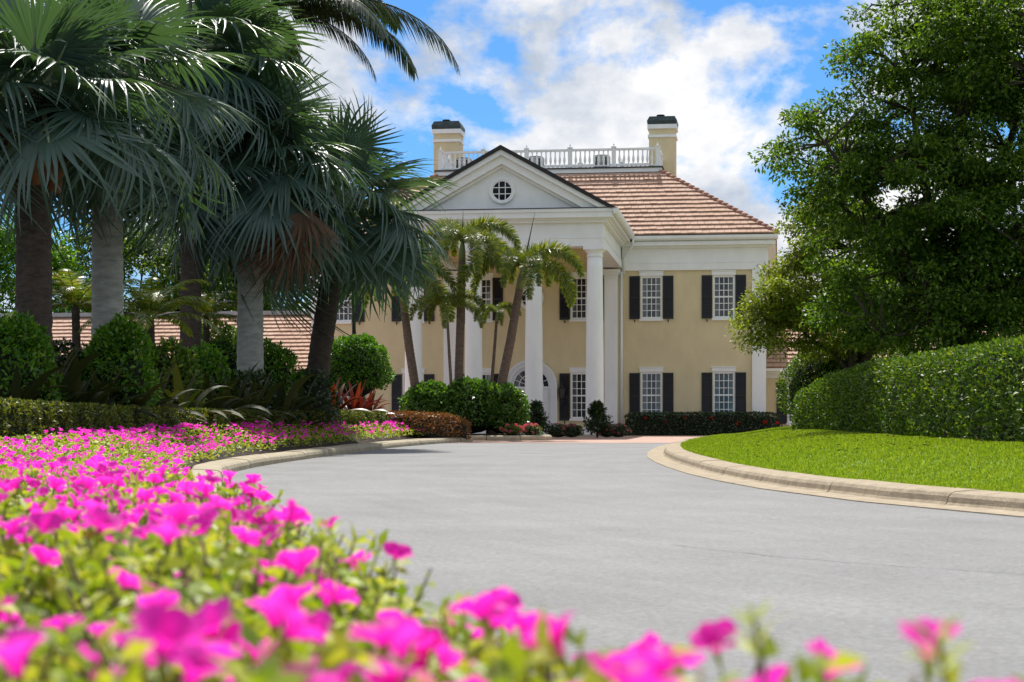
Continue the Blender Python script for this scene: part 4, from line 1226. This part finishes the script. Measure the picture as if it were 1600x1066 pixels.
foxtail('slim young foxtail palm leaning right between the two larger trunks', 761, 776, 500, .06, .38, 5, 75, d=IY + .5)

# small date palms deep in the border
PYG = [frond_mesh('frond', 80 + k, 1.35, math.radians(e), 90, .26, .022, dr, .3, M_foxtail, .5, .012) for k, (e, dr) in enumerate(((70, 1.7), (45, 1.6), (18, 1.3)))]
for (px, d, py, sc, lab) in ((235, 41, 500, 1.25, 'small date palm in the shade between the grey trunk and the dark trunk'), (322, 50, 497, 1.0, 'small yellow green date palm just right of the dark trunk'), (118, 40, 480, 1.1, 'small date palm left of the pale grey trunk')):
    r = random.Random(px); x = px_x(px, d); b = gz(x, d); z = px_z(py, d) - b
    feather_palm(lab, (x, d, b), [(0, 0, -.2), (.03, 0, z*.5), (0, 0, z)], [.10, .09, .08], M_trunk_dark, [(PYG[k % 3], k * 2.4 + r.random(), sc * r.uniform(.85, 1.1)) for k in range(18)], px, None, 'small date palms of the left border', name='date_palm')

# island bed with a clipped mound round the palm trunks
isl = [(px_x(655, 66.5), 66.4), (px_x(720, 66), 65.7), (px_x(800, 66), 65.7), (px_x(846, 67), 66.3), (px_x(858, 67.5), 67.5), (px_x(850, 69), 68.9), (px_x(800, 70), 69.9), (px_x(690, 70), 69.9), (px_x(630, 69), 69.1), (px_x(625, 67.7), 67.7)]
V = [(x, y, zr(y) + .16) for x, y in isl]; cx = sum(p[0] for p in isl) / 10; cy = sum(p[1] for p in isl) / 10
struct(MB().add(V + [(cx, cy, zr(cy) + .22)], [(i, (i+1) % 10, 10) for i in range(10)]).build('island_bed_soil', M_mulch))
ik = isl + [isl[0]]
dense = []
for i in range(10):
    for k in range(6): dense.append((ik[i][0]*(1-k/6) + ik[i+1][0]*k/6, ik[i][1]*(1-k/6) + ik[i+1][1]*k/6))
dense.append(isl[0])
kerb('island_kerb', dense, [(-.12, -.05), (-.12, .12), (-.09, .16), (0, .18), (.12, .18), (.14, .05)], 1.2, M_kerb, 1)
for (px, d, r, top, lab, sd) in ((672, 67.7, 1.0, 600, 'left lobe of the clipped glossy mound under the foxtail palms', 43), (737, 67.5, 1.25, 594, 'middle lobe of the clipped glossy mound under the foxtail palms', 44), (784, 67.6, .88, 602, 'right lobe of the clipped glossy mound beside the entrance door', 45)):
    b = zr(d) + .1; rz = (px_z(top, d) - b) / 1.92
    shrub('mound_shrub', lab, (px_x(px, d), d, b), r, 1.0, rz, 6200, .12, M_mound, sd, 'clipped mound in the island bed', lumpy=.13, aspect=.6)
PINK = flower_head_mesh(M_petal2, 22, 2, .07)
for (px, d, n, lab) in ((693, 66.1, 500, 'small pink flowered plant at the left front of the island bed'), (800, 66.1, 600, 'small pink flowered plant at the middle front of the island bed'), (830, 66.4, 600, 'small pink flowered plant at the right front of the island bed')):
    shrub('bedding_plant', lab, (px_x(px, d), d, zr(d) + .14), .34, .28, .2, n, .06, M_hedge, int(px), 'pink bedding plants of the island', cat='plant', flowers=(PINK, 26, 1.0))
for (px, d, w, lab) in ((872, 72.4, .45, 'low dark plant with dusky pink flowers under the window right of the door'), (893, 72.5, .45, 'low dark plant with dusky pink flowers left of the rightmost column foot'), (966, 72.6, .42, 'low dark plant with dusky pink flowers right of the rightmost column foot'), (948, 72.6, .35, 'low dark plant with dusky pink flowers at the rightmost column foot')):
    shrub('bedding_plant', lab, (px_x(px, d), d, zr(d)), w, .4, .25, 900, .07, M_dark, int(px), 'dusky pink bedding plants along the portico', cat='plant', flowers=(PINK, 16, .9))
def conifer(px, d, top, lab, sd):
    rng = np.random.default_rng(sd); b = zr(d); h = px_z(top, d) - b
    root = thing('upright_shrub', lab, 'shrub', (px_x(px, d), d, b), 0, 'upright dark shrubs at the column feet')
    wood = MB().tube([(0, 0, 0), (0, 0, h * .95)], [.03, .01], 6); parts = []
    for k in range(46):
        t = rng.uniform(.08, 1); az = rng.uniform(0, 6.28); rr = (1 - t) ** .7 * .62 * rng.uniform(.4, 1) + .07
        p0 = np.array([0, 0, h * t * .8]); p1 = p0 + np.array([math.cos(az)*rr, math.sin(az)*rr, .22])
        wood.tube([tuple(p0), tuple(p1)], [.012, .006], 4)
        n = 46; c = p0 + (p1 - p0) * rng.uniform(.3, 1.1, (n, 1)); dd = rdir(n, rng)
        parts.append(leaf_geo(c + dd * .05, dd + (p1 - p0)[None] * 1.5, rng.normal(size=(n, 3)), rng.uniform(.08, .15, n), rng.uniform(.04, .065, n)))
    V, Fc = cat_geo(parts)
    put('foliage', mesh_np('foliage', V, Fc, M_dark), root); wood.build('branches', M_bark, root)
conifer(838, 72.2, 628, 'dark upright shrub in front of the column beside the entrance door', 46)
conifer(933, 72.4, 628, 'dark upright shrub in front of the rightmost portico column', 47)

# ------------------------------------------------------------------ strap-leaved plants
M_crinum = leaf_mat('strap_leaf', [(.012, .022, .008), (.022, .032, .010), (.034, .042, .012), (.06, .055, .016)], .30, .6, .22, (1.4, 1.3, .4), big=.8)
M_cordy = leaf_mat('red_cordyline_leaf', [(.022, .008, .010), (.06, .010, .010), (.13, .035, .012), (.02, .014, .016)], .32, .4, .5, (2.2, 1.0, .5), big=.85)
def strap_mesh(seed, L, W, el, droop, material, name='leaf'):
    r = random.Random(seed); V = []; F = []; N = 9; p = Vector((.03, 0, 0)); a = el
    tw = r.uniform(-.5, .5)
    for i in range(N + 1):
        t = i / N; w = W * (math.sin(math.pi * (.12 + .88 * t)) ** .7 if t < 1 else .02) * .5
        up = Vector((-math.sin(a), 0, math.cos(a))); sd = (Vector((0, 1, 0)) * math.cos(tw * t) + up * math.sin(tw * t))
        V += [(p - sd * w + up * w * .35)[:], p[:], (p + sd * w + up * w * .35)[:]]
        p = p + Vector((math.cos(a), 0, math.sin(a))) * L / N; a -= droop / N * (.4 + 1.4 * t)
    for i in range(N):
        b = 3 * i; F += [(b, b+1, b+4, b+3), (b+1, b+2, b+5, b+4)]
    return mesh_np(name, V, F, material, True)
CRI = [strap_mesh(90 + k, 1.45, .19, math.radians(e), d, M_crinum) for k, (e, d) in enumerate(((82, .6), (70, 1.1), (58, 1.5), (46, 1.7), (74, 1.9), (35, 1.3)))]
COR = [strap_mesh(100 + k, .70, .085, math.radians(e), d, M_cordy) for k, (e, d) in enumerate(((84, .3), (68, .6), (50, 1.0), (30, 1.2)))]
def strap_plant(name, label, px, d, meshes, n, sc, seed, group, cat='plant', dz=0):
    r = random.Random(seed); x = px_x(px, d)
    root = thing(name, label, cat, (x, d, gz(x, d) + dz), 0, group)
    for k in range(n):
        put('leaf', meshes[min(len(meshes)-1, int(len(meshes) * (k + r.random()) / n))], root, (r.uniform(-.06, .06), r.uniform(-.06, .06), r.uniform(0, .12)), (r.uniform(-.15, .15), 0, k * 2.4 + r.uniform(-.4, .4)), sc * r.uniform(.75, 1.15))
    return root
CR = [(22, 28.6, 1.1, 'dark strap leaved lily at the far left, below the fibrous trunk'), (72, 29.7, 1.42, 'tallest dark strap leaved lily, before the orange based palm trunk'), (112, 30.6, 1.2, 'dark strap leaved lily left of the pale trunk foot'),
      (150, 31.6, 1.0, 'dark strap leaved lily right before the pale trunk nearest the left'), (200, 32.6, 1.05, 'dark strap leaved lily right of the first pale trunk'), (240, 34.5, 1.1, 'dark strap leaved lily in front of the small shaded date palm'),
      (285, 36.2, 1.1, 'dark strap leaved lily below the dark palm trunk left of centre'), (325, 38.2, 1.1, 'dark strap leaved lily between the dark trunk and the second pale trunk'), (362, 40.0, 1.2, 'dark strap leaved lily left before the second pale trunk'),
      (400, 41.8, 1.2, 'dark strap leaved lily right before the second pale trunk'), (436, 43.6, 1.25, 'dark strap leaved lily standing against the wing roof'), (468, 46, 1.1, 'dark strap leaved lily nearest the red cordylines')]
for i, (px, d, sc, lab) in enumerate(CR): strap_plant('strap_lily', lab, px, d + 1.9, CRI, 22, sc * .84, 200 + i, 'strap leaved lilies behind the border hedge')
for i, (px, d, sc, lab) in enumerate([(517, 56, 1.75, 'red cordyline at the left of the pair behind the border hedge'), (553, 58.2, 1.6, 'red and orange cordyline in front of the round clipped shrub'), (576, 59.2, 1.3, 'red cordyline at the right of the round clipped shrub')]):
    strap_plant('cordyline', lab, px, d, COR, 26, sc, 230 + i, 'cordylines behind the border hedge', dz=.15)

# lamp post behind the palms
lx, ld = px_x(553, 66), 66
lb_ = zr(ld)
lpst = thing('lamp_post', 'slim black lamp post rising behind the round clipped shrub', 'lamp post', (lx, ld, lb_))
MB().lathe([(.14, -.1), (.14, .3), (.085, .45), (.07, .6), (.062, 4.9), (.09, 4.95), (.05, 5.0)], n=12).build('post', M_iron, lpst)
MB().lathe([(.09, 5.0), (.17, 5.45), (.18, 5.47)], n=6).build('lantern_glass', mat('lamp_glass', (.5, .5, .48), .3), lpst)
MB().lathe([(.23, 5.47), (.20, 5.53), (.06, 5.72), (.03, 5.82), (.0, 5.86)], n=8).build('lantern_roof', M_iron, lpst)

# ------------------------------------------------------------------ grass on the lawn
def grass():
    rng = np.random.default_rng(77); n = 260000
    d = 15 + 60 * rng.uniform(0, 1, n) ** 1.5
    X0 = np.interp(d, np.arange(5, 78), [R_EDGE(v) for v in range(5, 78)]) + .76
    X = X0 + rng.uniform(0, 1, n) * (np.minimum(8.6, .30 * d + 1.0) - X0)
    ok = (X > X0); d, X = d[ok], X[ok]; n = len(d)
    Z = np.array([lawn_z(a, b) for a, b in zip(X, d)])
    P = np.stack([X, d, Z - .01], 1); h = rng.uniform(.018, .042, n) * (1 + d / 90); w = .006 + .00042 * d
    a = rng.uniform(0, 6.283, n); t = np.stack([np.cos(a), np.sin(a), np.zeros(n)], 1); ln_ = rng.normal(size=(n, 3)) * .35; ln_[:, 2] = 1
    V = np.empty((n, 3, 3)); V[:, 0] = P - t * w[:, None]; V[:, 1] = P + t * w[:, None]; V[:, 2] = P + unit(ln_) * h[:, None]
    o = put('grass', mesh_np('grass', V.reshape(-1, 3), np.arange(3*n).reshape(n, 3), M_grass))
    tag(o, 'short bright green lawn grass behind the right kerb', 'grass', kind='stuff')
grass()
M_fallen = island_mat('fallen_leaf', [(.06, .035, .015), (.12, .07, .03), (.2, .13, .06)], .9)
def litter():
    rng = np.random.default_rng(78); n = 420
    d = rng.uniform(28, 66, n); X = np.array([R_EDGE(v) for v in d]) + .9 + rng.uniform(0, 1, n) ** .5 * 4.2
    P = np.stack([X, d, [lawn_z(a, b) + .04 for a, b in zip(X, d)]], 1)
    V, Fc = leaf_geo(P, rng.normal(size=(n, 3)) * [1, 1, .25], np.tile([0, 0, 1.], (n, 1)), rng.uniform(.05, .11, n), rng.uniform(.03, .05, n))
    tag(put('leaf_litter', mesh_np('leaf_litter', V, Fc, M_fallen)), 'scattered fallen brown leaves on the lawn', 'leaf litter', kind='stuff')
litter()

# ------------------------------------------------------------------ magenta bedding flowers
FE = interp([(.5, .40), (1.0, .31), (1.25, .245), (1.5, .15), (2.1, -.01), (3.1, -.29), (4.4, -.56), (6, -.78), (8, -1.12), (10, -1.6), (15, -2.5), (20, -3.38), (25, -4.24), (29.5, -4.85), (34.5, -4.99), (40, -4.74), (47.7, -4.27), (55, -3.54), (60, -2.85), (62, -2.6)])
def blossom_geo(seed, npet=5, R=.032, nu=4, nv=4, cup=.75):
    r = random.Random(seed); V = []; F = []
    for k in range(npet):
        base = len(V); ph = 2*math.pi*k/npet + r.uniform(-.12, .12); ruf = r.uniform(0, 6); open_ = r.uniform(.8, 1.15)
        for i in range(nu + 1):
            u = i / nu
            rad = R * (.10 + .90 * u ** 1.05) * open_; z = R * cup * (u ** .55) * (1.15 - .15 * open_) - R * .22 * max(0, u - .6) * open_
            for j in range(nv + 1):
                v = j / nv * 2 - 1
                half = (math.pi / npet) * 1.16 * (1 - .05 * u)
                notch = 1 - .14 * abs(v) ** 3 * u - (.07 * u if abs(v) < .2 else 0)
                a = ph + v * half
                V.append((math.cos(a)*rad*notch, math.sin(a)*rad*notch, z + R * .10 * u * math.sin(3.1*v + ruf) + R * .10 * u * (k % 2)))
        for i in range(nu):
            for j in range(nv):
                b = base + i*(nv+1) + j; F.append((b, b+1, b+nv+2, b+nv+1))
    return np.array(V), np.array(F)
M_stem = mat('flower_stem', (.13, .10, .04), .6, .3, 30)
STALK = MB().lathe([(.0015, -.085), (.0018, -.02), (.0035, -.010), (.0042, .001), (.0048, .007)], n=6).mesh('stalk', M_flowleaf)
BLOOMS = []
for s in range(5):
    V, Fc = blossom_geo(300 + s, cup=(.65, .8, .95, .7, 1.1)[s])
    me = mesh_np('blossom', V, Fc, M_petal, True); BLOOMS.append(me)
def plant_foliage(seed, n=150, R=.15, H=.20, leaf=.032):
    rng = np.random.default_rng(seed); parts = []
    st = MB()
    for k in range(13):
        az = rng.uniform(0, 6.28); rr = R * rng.uniform(.2, 1.0); h = H * rng.uniform(.65, 1.05)
        p = [np.array([0, 0, 0]), np.array([math.cos(az)*rr*.6, math.sin(az)*rr*.6, h*.5]), np.array([math.cos(az)*rr, math.sin(az)*rr, h])]
        m = n // 13
        t = rng.uniform(.25, 1.0, (m, 1)) ** .7
        c = p[0]*(1-t)**2 + p[1]*2*t*(1-t) + p[2]*t*t
        dd = rdir(m, rng) * [1, 1, .5] + [0, 0, .35]
        Ls = rng.uniform(.7, 1.35, m) * leaf
        parts.append(leaf_geo(c, dd, rng.normal(size=(m, 3)) * .5 + [0, 0, 1], Ls, Ls * .42))
        st.tube([tuple(q) for q in p], [.0035, .003, .002], 4)
    return cat_geo(parts), st
FOL = []; 
for s in range(5):
    (V, Fc), st = plant_foliage(320 + s)
    FOL.append((mesh_np('foliage', V, Fc, M_flowleaf), st.mesh('stem', M_stem)))
def shoot_mesh(seed):
    rng = np.random.default_rng(seed); n = 11; a = np.arange(n) * 2.4
    P = np.tile([0, 0, .085], (n, 1)) + np.stack([np.zeros(n), np.zeros(n), -np.linspace(0, .03, n)], 1)
    A = np.stack([np.cos(a), np.sin(a), rng.uniform(.3, 1.3, n)], 1)
    g = leaf_geo(P, A, np.tile([0, 0, 1.], (n, 1)), rng.uniform(.025, .042, n), np.full(n, .007))
    return mesh_np('shoot', g[0], g[1], M_flowleaf)
SHOOT = shoot_mesh(5); SHOOTST = MB().tube([(0, 0, -.06), (.004, 0, 0), (0, 0, .09)], .0022, 5).mesh('shoot_stem', M_stem)

def bed_spots(y0, y1, dens, rng, margin=.03):
    """random spots of the flower bed inside the view (with a margin)"""
    out = []
    area_n = int(dens * (y1 - y0) * 9)
    for _ in range(area_n):
        y = rng.uniform(y0, y1); x = rng.uniform(-7.2, .5)
        lo = -(.262 + margin) * y - .15
        if x > FE(y) or x < lo: continue
        hx = np.interp(y, [p[1] for p in lp], [p[0] for p in lp]) + .33
        if y > 17 and x < hx: continue
        out.append((x, y))
    return out
rng = np.random.default_rng(5)
def thin(spots, dmin):
    keep = []; cell = {}
    for x, y in spots:
        c = (int(x // dmin), int(y // dmin)); ok = True
        for i in (-1, 0, 1):
            for j in (-1, 0, 1):
                for q in cell.get((c[0]+i, c[1]+j), ()):
                    if (q[0]-x)**2 + (q[1]-y)**2 < dmin*dmin: ok = False
        if ok: cell.setdefault(c, []).append((x, y)); keep.append((x, y))
    return keep
EDGE = []
for yy in np.arange(1.2, 3.3, .095):
    for k in range(4):
        EDGE.append((FE(yy) - .01 - k * .105 + rnd.uniform(-.02, .02), float(yy) + rnd.uniform(-.02, .02)))
EDGE = thin([p for p in EDGE if math.hypot(*p) > 1.12], .085)
near = thin(EDGE + [p for p in bed_spots(1.05, 8.5, 260, rng) if math.hypot(*p) > 1.08], .085)
near = EDGE + [p for p in thin(near, .128) if p not in EDGE and min((p[0]-q[0])**2 + (p[1]-q[1])**2 for q in EDGE) > .011]
near.sort(key=lambda p: p[1]); near, spill = near[:300], near[300:]
SIDE = lambda x, y: 'left of the view centre' if x / y < -.09 else 'towards the driveway'
for i, (x, y) in enumerate(near):
    zone = 'nearest the camera' if y < 2 else ('in the blurred front' if y < 3.6 else ('in the mid front' if y < 5.5 else 'further back, nearly sharp'))
    q = x / y / .257
    side = 'at the left edge' if q < -.66 else ('left of the middle' if q < -.33 else ('beside the open driveway' if FE(y) - x < .25 else 'near the middle'))
    nb = (rnd.choice((1, 2, 2, 3)) if y < 1.7 else rnd.choice((0, 1, 1, 2, 2))) if (x, y) in EDGE else rnd.choice((1, 1, 2, 2, 3, 4))
    cnt = ('no open bloom', 'one open bloom', 'two open blooms', 'three open blooms', 'four open blooms')[nb]
    lab = 'magenta bedding plant with %s, %s, %s' % (cnt, zone, side)
    t = thing('flower_plant', lab, 'flower', (x, y, bed_z(x, y)), rnd.uniform(0, 6.28), 'bedding plants ' + zone + ', ' + side + ', ' + cnt)
    fo, stm = FOL[i % 5]; hs = rnd.uniform(.85, 1.1)
    put('foliage', fo, t, scale=(1, 1, hs)); put('stem', stm, t, scale=(1, 1, hs))
    for k in range(nb):
        a = rnd.uniform(0, 6.28); r = .13 * math.sqrt(rnd.random()); z = .205 * hs + rnd.uniform(-.04, .015)
        bl = put('blossom', BLOOMS[rnd.randrange(5)], t, (math.cos(a)*r, math.sin(a)*r, z), (rnd.uniform(-.6, .6), rnd.uniform(-.6, .6), rnd.uniform(0, 6)), rnd.uniform(.62, .98))
        put('stalk', STALK, bl)
    if y < 3.2 and FE(y) - x < .12 and rnd.random() < .32:
        s = put('shoot', SHOOT, t, (rnd.uniform(-.05, .09), rnd.uniform(-.05, .05), .165), (rnd.uniform(-.2, .2), rnd.uniform(-.2, .2), rnd.uniform(0, 6)), .85)
        put('shoot_stem', SHOOTST, s)

def far_flowers():
    rng = np.random.default_rng(6)
    sp = spill + [p for p in thin(bed_spots(min([s[1] for s in spill] + [8.5]) if False else 8.5, 61, 34, rng, .02), .20)]
    pv = []; lv = []
    simple = [blossom_geo(400 + s, nu=2, nv=2, cup=.7) for s in range(4)]
    for (x, y) in sp:
        z = bed_z(x, y); big = 1 + min(.35, y / 120)
        m = 46 if y < 20 else 30; leaf = .034 * (1 + y / 60)
        dd = rdir(m, rng); off = dd * [.14, .14, .0]; h = rng.uniform(.06, .20, (m, 1)) * big
        P = np.array([x, y, z]) + off + np.concatenate([np.zeros((m, 2)), h], 1)
        Ls = rng.uniform(.7, 1.35, m) * leaf
        lv.append(leaf_geo(P, dd * [1, 1, .4] + [0, 0, .3], rng.normal(size=(m, 3)) * .5 + [0, 0, 1], Ls, Ls * .5))
        patch = noise.noise((x * .55, y * .28, 3.0))
        nb = int(max(0, rng.normal((1.5 if y < 26 else 3.2) + 3.6 * patch, 1.2)))
        for k in range(nb):
            V, Fc = simple[rng.integers(4)]; a = rng.uniform(0, 6.28); s = rng.uniform(.8, 1.15) * big
            R = np.array(Matrix.Rotation(a, 3, 'Z') @ Matrix.Rotation(rng.uniform(-.55, .55), 3, 'X') @ Matrix.Rotation(rng.uniform(-.5, .5), 3, 'Y'))
            q = np.array([x + rng.normal() * .08, y + rng.normal() * .08, z + (.20 + rng.uniform(-.04, .03)) * big])
            pv.append((V * s @ R.T + q, Fc))
    V, Fc = cat_geo(lv)
    t = thing('flower_planting', 'drift of magenta bedding flowers running along the left kerb into the distance', 'flowers', (0, 0, 0)); t['kind'] = 'stuff'
    stuff(put('foliage', mesh_np('foliage', V, Fc, M_flowleaf), t))
    V, Fc = cat_geo(pv)
    stuff(put('blossoms', mesh_np('blossoms', V, Fc, M_petal_far, True), t))
far_flowers()
